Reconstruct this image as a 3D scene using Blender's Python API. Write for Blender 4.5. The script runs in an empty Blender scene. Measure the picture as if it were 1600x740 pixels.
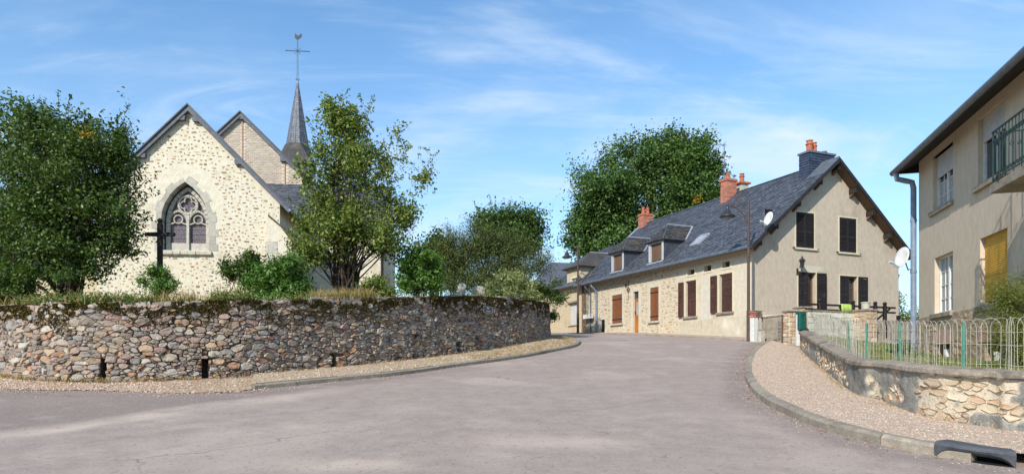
import bpy, math, random
import numpy as np
from mathutils import Vector, Matrix
from mathutils.geometry import tessellate_polygon
rng = np.random.default_rng(7)
random.seed(7)
R = math.radians
SC = bpy.context.scene
COL = SC.collection
# ------------------------------------------------------------------ camera, sky, sun, exposure
EYE = Vector((0, 0, 1.6)); FPX = 1040.0; CX = 800.0; HZ = 565.0      # picture of 1600 x 740
cd = bpy.data.cameras.new("camera"); cam = bpy.data.objects.new("camera", cd); COL.objects.link(cam)
cam.location = EYE; cam.rotation_euler = (R(90), 0, 0)
cd.sensor_width = 36; cd.lens = 36 * FPX / 1600; cd.shift_y = (HZ - 370) / 1600
cd.clip_start = 0.1; cd.clip_end = 3000
SC.camera = cam
SUN_AZ = R(30); SUN_EL = R(35)                                       # azimuth left of straight behind the camera
sdir = Vector((-math.sin(SUN_AZ) * math.cos(SUN_EL), -math.cos(SUN_AZ) * math.cos(SUN_EL), math.sin(SUN_EL)))
sl = bpy.data.lights.new("sun", 'SUN'); sl.energy = 4.3; sl.angle = R(0.5); sl.color = (1, .95, .88)
so = bpy.data.objects.new("sun", sl); COL.objects.link(so); so.rotation_euler = sdir.to_track_quat('Z', 'Y').to_euler()
vs = SC.view_settings; vs.view_transform = 'Standard'; vs.look = 'None'; vs.gamma = 1; vs.use_curve_mapping = False
vs.exposure = 0.28
W = bpy.data.worlds.new("World"); SC.world = W; W.use_nodes = True
def world():
    nt = W.node_tree; nt.nodes.clear(); N = nt.nodes.new; L = nt.links.new
    out = N('ShaderNodeOutputWorld'); bg = N('ShaderNodeBackground'); bg.inputs[1].default_value = .125
    sky = N('ShaderNodeTexSky'); sky.sky_type = 'NISHITA'; sky.sun_disc = False
    sky.sun_elevation = SUN_EL; sky.sun_rotation = math.atan2(sdir.x, sdir.y)
    sky.air_density = 1.0; sky.dust_density = .35; sky.ozone_density = 3.0; sky.altitude = 300
    tc = N('ShaderNodeTexCoord'); sp = N('ShaderNodeSeparateXYZ'); L(tc.outputs['Generated'], sp.inputs[0])
    def m(op, a, b=None, c=None):
        n = N('ShaderNodeMath'); n.operation = op
        for i, x in enumerate((a, b, c)):
            if x is None: continue
            if isinstance(x, (int, float)): n.inputs[i].default_value = x
            else: L(x, n.inputs[i])
        return n.outputs[0]
    z = m('MAXIMUM', sp.outputs[2], 0.0)
    den = m('ADD', z, .16)
    cb = N('ShaderNodeCombineXYZ'); L(m('DIVIDE', sp.outputs[0], den), cb.inputs[0]); L(m('DIVIDE', sp.outputs[1], den), cb.inputs[1])
    def cloud(rot, scl, sc_, det, dist, lo, hi, off=(0, 0, 0)):
        mp = N('ShaderNodeMapping'); mp.inputs['Rotation'].default_value = (0, 0, rot); mp.inputs['Scale'].default_value = scl
        mp.inputs['Location'].default_value = off
        L(cb.outputs[0], mp.inputs[0])
        nz = N('ShaderNodeTexNoise'); nz.inputs['Scale'].default_value = sc_; nz.inputs['Detail'].default_value = det
        nz.inputs['Distortion'].default_value = dist; nz.inputs['Roughness'].default_value = .6; L(mp.outputs[0], nz.inputs['Vector'])
        r = N('ShaderNodeMapRange'); r.interpolation_type = 'SMOOTHSTEP'
        r.inputs['From Min'].default_value = lo; r.inputs['From Max'].default_value = hi; L(nz.outputs['Fac'], r.inputs[0])
        return r.outputs[0]
    c1 = cloud(R(22), (.42, 1, 1), 1.5, 9, 1.3, .42, .74)
    c2 = cloud(R(-20), (.5, 1, 1), .7, 6, .6, .40, .72, (3.1, 1.7, 0))
    wisp = m('MULTIPLY', c1, m('MULTIPLY_ADD', c2, .75, .25))
    hz = m('POWER', m('SUBTRACT', 1.0, m('MINIMUM', m('MULTIPLY', z, 1.75), 1.0)), 2.4)      # paler towards the horizon
    fine = cloud(R(-28), (.34, 1, 1), 3.4, 10, 2.0, .47, .82, (5, 9, 0))
    soft = cloud(R(10), (.6, 1, 1), 1.1, 5, .4, .38, .75, (7, 2, 0))
    fac = m('ADD', m('MULTIPLY', wisp, .80), m('ADD', m('MULTIPLY', hz, .74), m('ADD', m('MULTIPLY', fine, .34), m('MULTIPLY', soft, .12))))
    fac = m('MINIMUM', fac, .95)
    tint = N('ShaderNodeMix'); tint.data_type = 'RGBA'; tint.blend_type = 'MULTIPLY'; tint.inputs[0].default_value = 1
    L(sky.outputs[0], tint.inputs[6]); tint.inputs[7].default_value = (1.08, 1.44, 1.54, 1)
    mx = N('ShaderNodeMix'); mx.data_type = 'RGBA'; L(fac, mx.inputs[0]); L(tint.outputs[2], mx.inputs[6])
    mx.inputs[7].default_value = (5.2, 6.2, 7.3, 1)
    L(mx.outputs[2], bg.inputs[0]); L(bg.outputs[0], out.inputs[0])
world()
# ------------------------------------------------------------------ helpers
def S(r, g, b, k=1.0):
    f = lambda c: (c / 255 / 12.92 if c / 255 <= .04045 else ((c / 255 + .055) / 1.055) ** 2.4) * k
    return (f(r), f(g), f(b))
MATS = {}
def mat(name, c, c2=None, scale=6, rough=.85, bump=0, bscale=60, rnd=0, c3=None, s3=1.5, t3=.55, spec=.3, metal=0, stretch=(1, 1, 1), attr=None, trans=0, speck=0, bdist=.02, det=6):
    """colour c varied to c2 by fine noise, c3 in large blotches; rnd = value spread from piece to piece"""
    if name in MATS: return MATS[name]
    m = bpy.data.materials.new(name); m.use_nodes = True; MATS[name] = m
    nt = m.node_tree; N = nt.nodes.new; L = nt.links.new
    b = nt.nodes['Principled BSDF']; b.inputs['Roughness'].default_value = rough; b.inputs['Specular IOR Level'].default_value = spec
    b.inputs['Metallic'].default_value = metal
    tc = N('ShaderNodeTexCoord'); mp = N('ShaderNodeMapping'); mp.inputs['Scale'].default_value = stretch; L(tc.outputs['Object'], mp.inputs[0])
    vec = mp.outputs[0]
    def noise(s, d=det, r=.6):
        n = N('ShaderNodeTexNoise'); n.inputs['Scale'].default_value = s; n.inputs['Detail'].default_value = d; n.inputs['Roughness'].default_value = r
        L(vec, n.inputs['Vector']); return n.outputs['Fac']
    def rng_(x, lo, hi, a=0, b_=1):
        r = N('ShaderNodeMapRange'); r.inputs[1].default_value = lo; r.inputs[2].default_value = hi; r.inputs[3].default_value = a; r.inputs[4].default_value = b_
        r.interpolation_type = 'SMOOTHSTEP'; L(x, r.inputs[0]); return r.outputs[0]
    def mix(f, a, bb, mode='MIX'):
        n = N('ShaderNodeMix'); n.data_type = 'RGBA'; n.blend_type = mode
        if isinstance(f, float): n.inputs[0].default_value = f
        else: L(f, n.inputs[0])
        for i, x in ((6, a), (7, bb)):
            if isinstance(x, tuple): n.inputs[i].default_value = (*x[:3], 1)
            else: L(x, n.inputs[i])
        return n.outputs[2]
    col = c
    if c2: col = mix(rng_(noise(scale), .32, .68), c, c2)
    rn = None
    if rnd:
        g = N('ShaderNodeNewGeometry'); oi = N('ShaderNodeObjectInfo')
        ad = N('ShaderNodeMath'); ad.operation = 'ADD'; L(g.outputs['Random Per Island'], ad.inputs[0]); L(oi.outputs['Random'], ad.inputs[1])
        fr = N('ShaderNodeMath'); fr.operation = 'FRACT'; L(ad.outputs[0], fr.inputs[0]); rn = fr.outputs[0]
        if isinstance(rnd, list):                       # a list of colours picked piece by piece
            cr = N('ShaderNodeValToRGB'); cr.color_ramp.interpolation = 'CONSTANT'
            els = cr.color_ramp.elements
            while len(els) < len(rnd): els.new(.5)
            for i, cc in enumerate(rnd): els[i].position = i / len(rnd); els[i].color = (*cc, 1)
            L(rn, cr.inputs[0])
            col = mix(.82, col, cr.outputs[0])
        else:
            v = rng_(rn, 0, 1, 1 - rnd, 1 + rnd)
            cc = N('ShaderNodeCombineColor'); [L(v, cc.inputs[i]) for i in range(3)]
            col = mix(1.0, col, cc.outputs[0], 'MULTIPLY')
    if c3: col = mix(rng_(noise(s3, 7, .65), t3, t3 + .16), col, c3)
    if attr:
        for an, ac in attr:
            a = N('ShaderNodeAttribute'); a.attribute_name = an
            col = mix(a.outputs['Fac'], col, ac)
    if speck:
        col = mix(rng_(noise(speck, 2, .5), .60, .70, 0, .55), col, tuple(min(1, x * 1.6) for x in c))
        col = mix(rng_(noise(speck * .8, 2, .5), .40, .30, 0, .55), col, tuple(x * .45 for x in c))
    if isinstance(col, tuple): b.inputs['Base Color'].default_value = (*col, 1)
    else: L(col, b.inputs['Base Color'])
    if bump:
        bp = N('ShaderNodeBump'); bp.inputs['Strength'].default_value = bump; bp.inputs['Distance'].default_value = bdist
        L(noise(bscale, 5, .65), bp.inputs['Height']); L(bp.outputs[0], b.inputs['Normal'])
    if trans:
        tr = N('ShaderNodeBsdfTranslucent'); ms = N('ShaderNodeMixShader'); ms.inputs[0].default_value = trans
        if isinstance(col, tuple): tr.inputs[0].default_value = (*col, 1)
        else: L(mix(1.0, col, (1.5, 1.6, .6), 'MULTIPLY'), tr.inputs[0])
        L(b.outputs[0], ms.inputs[1]); L(tr.outputs[0], ms.inputs[2]); L(ms.outputs[0], nt.nodes['Material Output'].inputs[0])
    return m
def link(o, parent=None):
    COL.objects.link(o)
    if parent is not None: o.parent = parent
    return o
def tag(o, label=None, cat=None, group=None, kind=None):
    if label: o['label'] = label
    if cat: o['category'] = cat
    if group: o['group'] = group
    if kind: o['kind'] = kind
    return o
def empty(name, loc=(0, 0, 0), rz=0, **k):
    o = bpy.data.objects.new(name, None); o.location = loc; o.rotation_euler = (0, 0, rz); o.empty_display_size = .2
    link(o); return tag(o, **k)
class Frame:
    """a plane: origin o, in-plane axes a and b, outward normal n (in the coordinates of its building)"""
    def __init__(s, o, a, b, n): s.o, s.a, s.b, s.n = (Vector(x) for x in (o, a, b, n))
    def p(s, a, b, n=0): return s.o + s.a * a + s.b * b + s.n * n
class MB:
    def __init__(s): s.v = []; s.f = []; s.sm = False
    def add(s, vs, fs):
        k = len(s.v); s.v.extend(tuple(x) for x in vs); s.f.extend(tuple(i + k for i in f) for f in fs); return s
    def hexa(s, p): return s.add(p, [(0, 3, 2, 1), (4, 5, 6, 7), (0, 1, 5, 4), (1, 2, 6, 5), (2, 3, 7, 6), (3, 0, 4, 7)])
    def box(s, x0, x1, y0, y1, z0, z1): return s.hexa([(x0, y0, z0), (x1, y0, z0), (x1, y1, z0), (x0, y1, z0), (x0, y0, z1), (x1, y0, z1), (x1, y1, z1), (x0, y1, z1)])
    def pbox(s, F, a0, a1, b0, b1, n0, n1): return s.hexa([F.p(a0, b0, n0), F.p(a1, b0, n0), F.p(a1, b0, n1), F.p(a0, b0, n1), F.p(a0, b1, n0), F.p(a1, b1, n0), F.p(a1, b1, n1), F.p(a0, b1, n1)])
    def prism(s, F, poly, n0, n1):
        k = len(poly); vs = [F.p(a, b, n0) for a, b in poly] + [F.p(a, b, n1) for a, b in poly]
        return s.add(vs, [tuple(range(k)), tuple(range(2 * k - 1, k - 1, -1))] + [(i, (i + 1) % k, k + (i + 1) % k, k + i) for i in range(k)])
    def solid(s, pts):            # thick quad from 4 top corners and thickness given as second list
        return s.hexa(pts)
    def tube(s, pts, r, n=6, cap=True):
        pts = [Vector(p) for p in pts]; rs = r if isinstance(r, (list, tuple)) else [r] * len(pts)
        vs = []; fs = []; up = None
        for i, p in enumerate(pts):
            d = (pts[min(i + 1, len(pts) - 1)] - pts[max(i - 1, 0)])
            if d.length < 1e-9: d = Vector((0, 0, 1))
            d.normalize()
            if up is None: up = Vector((0, 0, 1)) if abs(d.z) < .9 else Vector((1, 0, 0))
            x = d.cross(up).normalized(); y = x.cross(d).normalized(); up = y
            for k in range(n):
                a = 2 * math.pi * k / n; vs.append(p + (x * math.cos(a) + y * math.sin(a)) * rs[i])
        for i in range(len(pts) - 1):
            for k in range(n): fs.append((i * n + k, i * n + (k + 1) % n, (i + 1) * n + (k + 1) % n, (i + 1) * n + k))
        if cap: fs.append(tuple(range(n - 1, -1, -1))); fs.append(tuple(range((len(pts) - 1) * n, len(pts) * n)))
        return s.add(vs, fs)
    def lathe(s, c, prof, n=14, axis='z'):
        vs = []; fs = []
        for r, z in prof:
            for k in range(n):
                a = 2 * math.pi * k / n; vs.append((c[0] + r * math.cos(a), c[1] + r * math.sin(a), c[2] + z))
        for i in range(len(prof) - 1):
            for k in range(n): fs.append((i * n + k, i * n + (k + 1) % n, (i + 1) * n + (k + 1) % n, (i + 1) * n + k))
        fs.append(tuple(range(n - 1, -1, -1))); fs.append(tuple(range((len(prof) - 1) * n, len(prof) * n)))
        return s.add(vs, fs)
    def build(s, name, m, parent=None, smooth=False, bevel=0):
        me = bpy.data.meshes.new(name); me.from_pydata(s.v, [], s.f); me.materials.append(m)
        if smooth: me.polygons.foreach_set('use_smooth', [True] * len(me.polygons))
        me.update()
        o = link(bpy.data.objects.new(name, me), parent)
        if bevel:
            md = o.modifiers.new('b', 'BEVEL'); md.width = bevel; md.segments = 1; md.limit_method = 'ANGLE'
        return o
def npmesh(name, V, F4, m, parent=None, smooth=False):
    """V (n,3), F4 (k,4) quads as numpy arrays"""
    me = bpy.data.meshes.new(name); me.vertices.add(len(V)); me.vertices.foreach_set('co', V.astype(np.float32).ravel())
    k = F4.shape[1]; me.loops.add(F4.size); me.loops.foreach_set('vertex_index', F4.astype(np.int32).ravel())
    me.polygons.add(len(F4)); me.polygons.foreach_set('loop_start', np.arange(0, F4.size, k, dtype=np.int32))
    me.update(calc_edges=True); me.validate(); me.materials.append(m)
    if smooth: me.polygons.foreach_set('use_smooth', [True] * len(me.polygons))
    return link(bpy.data.objects.new(name, me), parent)
def wall(name, F, outer, holes, depth, m, parent, rm=None):
    """wall face with real openings; the reveals run back by depth"""
    loops = [outer] + holes; fl = [F.p(a, b) for lp in loops for a, b in lp]
    tris = tessellate_polygon([[Vector((a, b, 0)) for a, b in lp] for lp in loops])
    mb = MB(); mb.add(fl, [tuple(t) for t in tris])
    for h in holes:
        k = len(h); vs_ = [F.p(a, b, 0) for a, b in h] + [F.p(a, b, -depth) for a, b in h]
        mb.add(vs_, [(i, (i + 1) % k, k + (i + 1) % k, k + i) for i in range(k)])
    return mb.build(name, m, parent)
def rect(a0, a1, b0, b1): return [(a0, b0), (a1, b0), (a1, b1), (a0, b1)]
def wpt(root_loc, rz, F, u, v, off=0):
    """where the sight line of a picture point meets a plane of a building -> (a, b) in that plane"""
    M = Matrix.Translation(Vector(root_loc)) @ Matrix.Rotation(rz, 4, 'Z'); Mi = M.inverted()
    d = Vector(((u - CX) / FPX, 1, (HZ - v) / FPX)); o = Mi @ EYE; dd = Mi.to_3x3() @ d
    q = F.o + F.n * off; t = (q - o).dot(F.n) / dd.dot(F.n); P = o + dd * t - F.o
    return P.dot(F.a), P.dot(F.b)
def at(u, v, Y): return Vector(((u - CX) / FPX * Y, Y, 1.6 + (HZ - v) / FPX * Y))
# ground height: the street climbs away from the camera
_py = np.array([-400, -60, -20, 0, 8, 16, 20, 24, 26, 33.5, 38, 45, 60, 200, 1200.]); _pz = np.array([-3, -3, -1.7, 0, .68, 1.36, 1.74, 2.24, 2.48, 3.0, 3.2, 3.5, 3.8, 4, 4.])
_yy = np.arange(-400, 1200, .5); _zz = np.interp(_yy, _py, _pz); _kk = np.exp(-np.linspace(-2, 2, 9) ** 2); _zz = np.convolve(np.pad(_zz, 4, 'edge'), _kk / _kk.sum(), 'valid')
def H(y): return float(np.interp(y, _yy, _zz))
def Hn(y): return np.interp(y, _yy, _zz)
def onground(u, v, dz=0):
    lo, hi = 3., 80.
    for _ in range(50):
        mid = (lo + hi) / 2
        if 1.6 + (HZ - v) / FPX * mid > H(mid) + dz: lo = mid
        else: hi = mid
    return Vector(((u - CX) / FPX * lo, lo, H(lo) + dz))
def catmull(P, n=12):
    P = [np.array(p, float) for p in P]; P = [2 * P[0] - P[1]] + P + [2 * P[-1] - P[-2]]; out = []
    for i in range(1, len(P) - 2):
        for k in range(n):
            t = k / n; a, b, c, d = P[i - 1:i + 3]
            out.append(.5 * ((2 * b) + (-a + c) * t + (2 * a - 5 * b + 4 * c - d) * t * t + (-a + 3 * b - 3 * c + d) * t ** 3))
    out.append(P[-2]); return np.array(out)
class Curve:
    """plan curve by arc length, with any further columns carried along"""
    def __init__(s, P, n=12):
        s.P = catmull(P, n); d = np.hypot(*(np.diff(s.P[:, :2], axis=0).T)); s.s = np.concatenate([[0], np.cumsum(d)]); s.L = s.s[-1]
    def at(s, t): return np.array([np.interp(t, s.s, s.P[:, i]) for i in range(s.P.shape[1])])
    def nrm(s, t, side=1):
        a, b = s.at(max(t - .15, 0)), s.at(min(t + .15, s.L)); d = b[:2] - a[:2]; d /= np.hypot(*d); return np.array([d[1], -d[0]]) * side
    def find_u(s, u):
        tt = np.linspace(0, getattr(s, 'lim', s.L), 2000); X = np.interp(tt, s.s, s.P[:, 0]); Y = np.interp(tt, s.s, s.P[:, 1])
        return tt[np.argmin(np.abs(CX + FPX * X / Y - u))]
# ------------------------------------------------------------------ materials
m_asph = mat('asphalt', S(156, 140, 129, .92), S(167, 150, 139, .92), 3, .9, .8, 70, c3=S(175, 158, 145, .95), s3=.35, t3=.5, speck=26,
             attr=[('dark', S(130, 115, 106, .92)), ('worn', S(214, 192, 172, .95)), ('crack_shadow', S(110, 98, 96, .9))], bdist=.01)
m_gravel = mat('gravel_ground', S(200, 178, 154, .95), S(180, 156, 134, .95), 9, .95, .8, 50, c3=S(150, 126, 108), s3=1.1, t3=.56, speck=28, bdist=.02)
m_peb = mat('pebble', S(190, 162, 146), rough=.9, rnd=[S(212, 192, 168), S(190, 164, 142), S(168, 152, 138), S(218, 200, 178), S(196, 166, 142), S(116, 102, 94), S(204, 188, 168), S(196, 154, 128)])
m_soil = mat('soil_grass', S(104, 98, 60, .8), S(132, 118, 74, .8), 3, .95, .6, 20, c3=S(78, 88, 44, .8), s3=.8)
m_kerb = mat('kerb_stone', S(160, 148, 130), S(136, 126, 112), 8, .9, .6, 45, rnd=.14, c3=S(112, 104, 92), s3=1.6, t3=.54, speck=60)
m_stone = mat('wall_stone', S(128, 110, 92), S(92, 80, 68), 9, .92, .75, 22, rnd=[S(178, 164, 144), S(150, 142, 132), S(188, 160, 130), S(162, 142, 126), S(156, 149, 140), S(182, 168, 148), S(142, 128, 116), S(166, 140, 116), S(196, 186, 168), S(134, 128, 122), S(162, 144, 130), S(172, 144, 130), S(166, 156, 144), S(154, 138, 122), S(176, 136, 108), S(172, 164, 154)],
              c3=S(70, 64, 54, .8), s3=3.2, t3=.55, speck=55, bdist=.03)
m_joint = mat('wall_joint', S(142, 124, 106, .75), S(108, 94, 80, .75), 12, 1, .8, 30)
m_moss = mat('moss', S(94, 84, 34, .55), S(66, 62, 28, .5), 14, 1, rnd=[S(122, 104, 40, .6), S(84, 84, 34, .5), S(104, 80, 38, .55), S(66, 60, 30, .5), S(140, 122, 52, .6)])
m_dress = mat('dressed_stone', S(140, 132, 120), S(116, 110, 102), 7, .9, .4, 40, rnd=.16, speck=50)
m_churchwall = mat('lime_render', S(234, 224, 200, .86), S(222, 210, 184, .84), 5, .92, .6, 14, c3=S(206, 190, 160, .82), s3=.9, t3=.54, bdist=.04)
m_rubble = mat('rubble', S(180, 146, 110, .8), S(150, 124, 96, .8), 12, .9, .5, 40, rnd=[S(190, 160, 124, .8), S(166, 140, 114, .8), S(208, 184, 146, .85), S(144, 126, 106, .8), S(200, 170, 136, .8), S(178, 140, 110, .8), S(218, 198, 160, .85), S(212, 190, 150, .85)])
m_vouss = mat('arch_stone', S(196, 190, 174, .85), S(178, 171, 156, .85), 7, .9, .35, 40, rnd=.13)
m_trac = mat('tracery_stone', S(206, 200, 184, .85), S(184, 176, 160, .85), 6, .9, .2, 40)
m_slate = mat('slate', S(106, 110, 118, .76), S(82, 86, 94, .76), 9, .52, .3, 30, rnd=.30, c3=S(108, 100, 84, .7), s3=.55, t3=.60, spec=.5)
m_slate2 = mat('slate_smooth', S(84, 89, 98, .7), S(66, 70, 78, .7), 6, .5, .3, 30, rnd=.2, spec=.5)
m_slateold = mat('slate_old', S(94, 92, 88, .7), S(72, 72, 72, .7), 7, .7, .3, 30, rnd=.3, c3=S(114, 104, 88, .7), s3=1.2, t3=.5)
m_board = mat('grey_board', S(112, 116, 124, .8), S(92, 96, 104, .8), 7, .6, .2, 30)
m_dark = mat('dark_board', S(58, 54, 52, .8), S(42, 40, 40, .8), 8, .7)
m_lead = mat('zinc', S(176, 182, 190, .8), S(150, 156, 166, .8), 6, .45, .1, 20, spec=.5)
m_zinc = mat('gutter_zinc', S(112, 118, 126, .8), S(92, 98, 106, .8), 5, .4, .1, 20, spec=.5)
m_pipe = mat('blue_grey_pipe', S(140, 154, 172, .8), S(118, 132, 150, .8), 6, .5, spec=.5)
m_front = mat('cream_render', S(220, 208, 184, .85), S(210, 196, 172, .84), 6, .92, .6, 60, c3=S(198, 182, 158, .82), s3=.7, t3=.55, bdist=.008)
m_gable = mat('grey_beige_render', S(208, 192, 170, .86), S(196, 180, 158, .84), 7, .93, .8, 55, c3=S(180, 163, 142, .83), s3=.6, t3=.52, bdist=.01, stretch=(1, 1, .55))
m_right = mat('ochre_grey_render', S(214, 196, 172, .9), S(202, 184, 160, .9), 7, .93, .9, 60, c3=S(184, 166, 142, .88), s3=.6, t3=.55, bdist=.01, stretch=(1, 1, .45))
m_far = mat('pale_far_render', S(214, 196, 162, .84), S(200, 182, 150, .82), 5, .92, .3, 40, c3=S(178, 160, 134), s3=.8)
m_trim = mat('cream_trim', S(230, 218, 186, .85), S(218, 204, 172, .85), 8, .85)
m_white = mat('white_paint', S(232, 230, 222, .85), S(214, 212, 204, .85), 8, .5)
m_patch = mat('pale_patch', S(218, 210, 190, .85), S(206, 196, 176, .85), 4, .92, .2, 40)
m_louvre = mat('black_brown_louvre', S(50, 42, 40, .8), S(34, 30, 30, .8), 14, .6, rnd=.2)
m_brownsh = mat('weathered_brown_shutter', S(98, 66, 54, .85), S(66, 46, 42, .8), 12, .65, rnd=.2, stretch=(3, 3, .6), c3=S(150, 88, 50), s3=2.6, t3=.60)
m_chest = mat('chestnut_wood', S(148, 94, 58, .85), S(118, 72, 44, .85), 9, .6, .2, 30, rnd=.12, stretch=(4, 4, .5))
m_oak = mat('oak_door', S(190, 126, 42, .9), S(162, 100, 34, .9), 7, .5, rnd=.1, stretch=(4, 4, .5))
m_oldwood = mat('old_grey_brown_wood', S(128, 100, 78, .85), S(98, 76, 60, .85), 10, .8, .2, 30, rnd=.1, stretch=(4, 4, .4))
m_woodrail = mat('black_rail', S(48, 38, 34, .8), S(34, 28, 26, .8), 9, .6)
m_glass = mat('window_glass', (.03, .04, .05), rough=.08, spec=.8)
m_curt = mat('net_curtain', S(196, 196, 190, .8), S(150, 152, 150, .8), 9, .8, stretch=(9, 9, .3))
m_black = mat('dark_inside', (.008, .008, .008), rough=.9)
m_brick = mat('red_brick', S(194, 128, 104, .9), S(176, 108, 86, .9), 12, .85, .4, 60, rnd=.22)
m_mortar = mat('brick_mortar', S(196, 170, 148, .8), rough=.95)
m_terra = mat('terracotta', S(196, 118, 86, .85), S(170, 96, 70, .85), 9, .8, rnd=.1)
m_iron = mat('wrought_iron', S(40, 44, 46, .7), rough=.5, spec=.5)
m_lampm = mat('brown_lamp_paint', S(96, 76, 66, .8), S(82, 64, 56, .8), 5, .5, spec=.4)
m_lantern = mat('dark_lantern', S(52, 52, 54, .8), rough=.4, spec=.5)
m_green = mat('green_paint', S(20, 96, 84, .8), S(14, 82, 72, .8), 5, .45, spec=.5)
m_postg = mat('pale_green_post', S(96, 150, 128, .8), S(70, 128, 108, .8), 9, .6)
m_railg = mat('dark_green_iron', S(34, 62, 58, .8), S(26, 50, 48, .8), 8, .45, spec=.5)
m_wire = mat('cream_wire', S(206, 202, 186, .8), S(164, 158, 142, .8), 20, .6, rnd=.15)
m_conc = mat('grey_crust', S(168, 162, 150, .85), S(136, 132, 124, .85), 6, .95, .9, 26, c3=S(112, 110, 106, .85), s3=1.4, t3=.5, speck=40, bdist=.03,
             attr=[('bare', S(214, 198, 172, .88))])
m_cope = mat('coping_concrete', S(170, 156, 138, .85), S(140, 128, 114, .85), 7, .95, .9, 22, rnd=.1, c3=S(112, 102, 92, .8), s3=1.8, t3=.5, speck=45, bdist=.03)
m_wstone = mat('ochre_wallstone', S(206, 188, 160, .9), S(188, 168, 142, .9), 6, .9, .5, 25, rnd=[S(208, 188, 158, .9), S(190, 166, 136, .9), S(176, 156, 134, .9), S(216, 200, 174, .9), S(198, 166, 134, .9)], c3=S(170, 156, 136), s3=4, t3=.55)
m_lime = mat('whitewashed_block', S(226, 224, 208, .88), S(200, 200, 182, .85), 5, .92, .5, 20, rnd=.08, c3=S(140, 136, 112, .8), s3=2.2, t3=.54)
m_plaster = mat('old_grey_plaster', S(172, 160, 140, .85), S(142, 132, 116, .85), 5, .95, .6, 30, c3=S(120, 110, 94), s3=1.5, t3=.52)
m_yellow = mat('ochre_roller_blind', S(214, 168, 64, .95), S(202, 156, 58, .95), 6, .55, rnd=.04)
m_blind = mat('grey_white_blind', S(200, 202, 204, .85), S(186, 188, 190, .85), 5, .55)
m_wcross = mat('dark_cross_wood', S(62, 56, 52, .8), S(44, 40, 38, .8), 9, .8, .3, 30)
m_blue = mat('enamel_blue', S(22, 36, 66, .8), rough=.35, spec=.5)
m_lime_cl = mat('lime_green_cloth', S(188, 214, 110, .9), S(170, 200, 96, .9), 9, .8)
m_steel = mat('cast_iron_grey', S(92, 94, 98, .8), S(74, 76, 80, .8), 9, .6, .4, 30, spec=.4)
m_pink = mat('pink_block', S(206, 170, 146, .85), S(192, 156, 134, .85), 6, .92, .3, 40)
m_stain = mat('leaded_glass', S(150, 120, 128, .7), S(104, 80, 92, .6), 9, .3, rnd=.35, spec=.6)
m_bark = mat('bark', S(92, 78, 64, .7), S(64, 54, 46, .7), 12, .95, .6, 30, stretch=(2, 2, .4))
def leafmat(name, cols, tr=.22, rough=.5):
    return mat(name, cols[0], cols[0], 3, rough, rnd=cols, trans=tr, spec=.35)
G = lambda r, g, b, k=.95: S(r, g, b, k)
l_a = leafmat('leaf_dark_green', [G(76, 98, 42), G(60, 84, 36), G(94, 116, 50), G(68, 92, 42), G(114, 130, 58), G(54, 74, 34)])
l_b = leafmat('leaf_olive_green', [G(104, 124, 54), G(86, 106, 46), G(128, 142, 64), G(76, 96, 44), G(146, 154, 72), G(96, 114, 54), G(150, 150, 66), G(80, 104, 50)])
l_big = leafmat('leaf_lime_tree', [G(78, 106, 48), G(64, 90, 42), G(92, 120, 54), G(58, 82, 38), G(106, 130, 60)])
l_bright = leafmat('leaf_bright', [G(100, 136, 58, .85), G(84, 120, 50, .85), G(124, 154, 72, .85), G(76, 108, 46, .85)])
l_con = leafmat('needle_green', [G(80, 94, 46), G(64, 76, 40), G(104, 112, 56), G(70, 82, 42), G(116, 120, 62)], .1)
l_var = leafmat('leaf_variegated', [G(160, 164, 110, .9), G(128, 142, 86, .9), G(186, 184, 134, .9), G(104, 122, 70, .9)])
l_dry = leafmat('dry_stalk', [G(178, 152, 100, .9), G(150, 124, 80, .9), G(132, 116, 70, .9), G(196, 170, 118, .9), G(112, 112, 58, .9)])
l_weed = leafmat('weed_green', [G(112, 130, 60, .85), G(92, 114, 52, .85), G(136, 146, 76, .85), G(160, 152, 96, .85), G(78, 98, 44, .85)])
l_yel = leafmat('leaf_yellow', [G(196, 156, 40, .8), G(178, 134, 40, .8)])
l_palm = leafmat('feathery_green', [G(130, 140, 66, .85), G(106, 122, 56, .85), G(158, 150, 84, .85), G(90, 100, 50, .85)])
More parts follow.
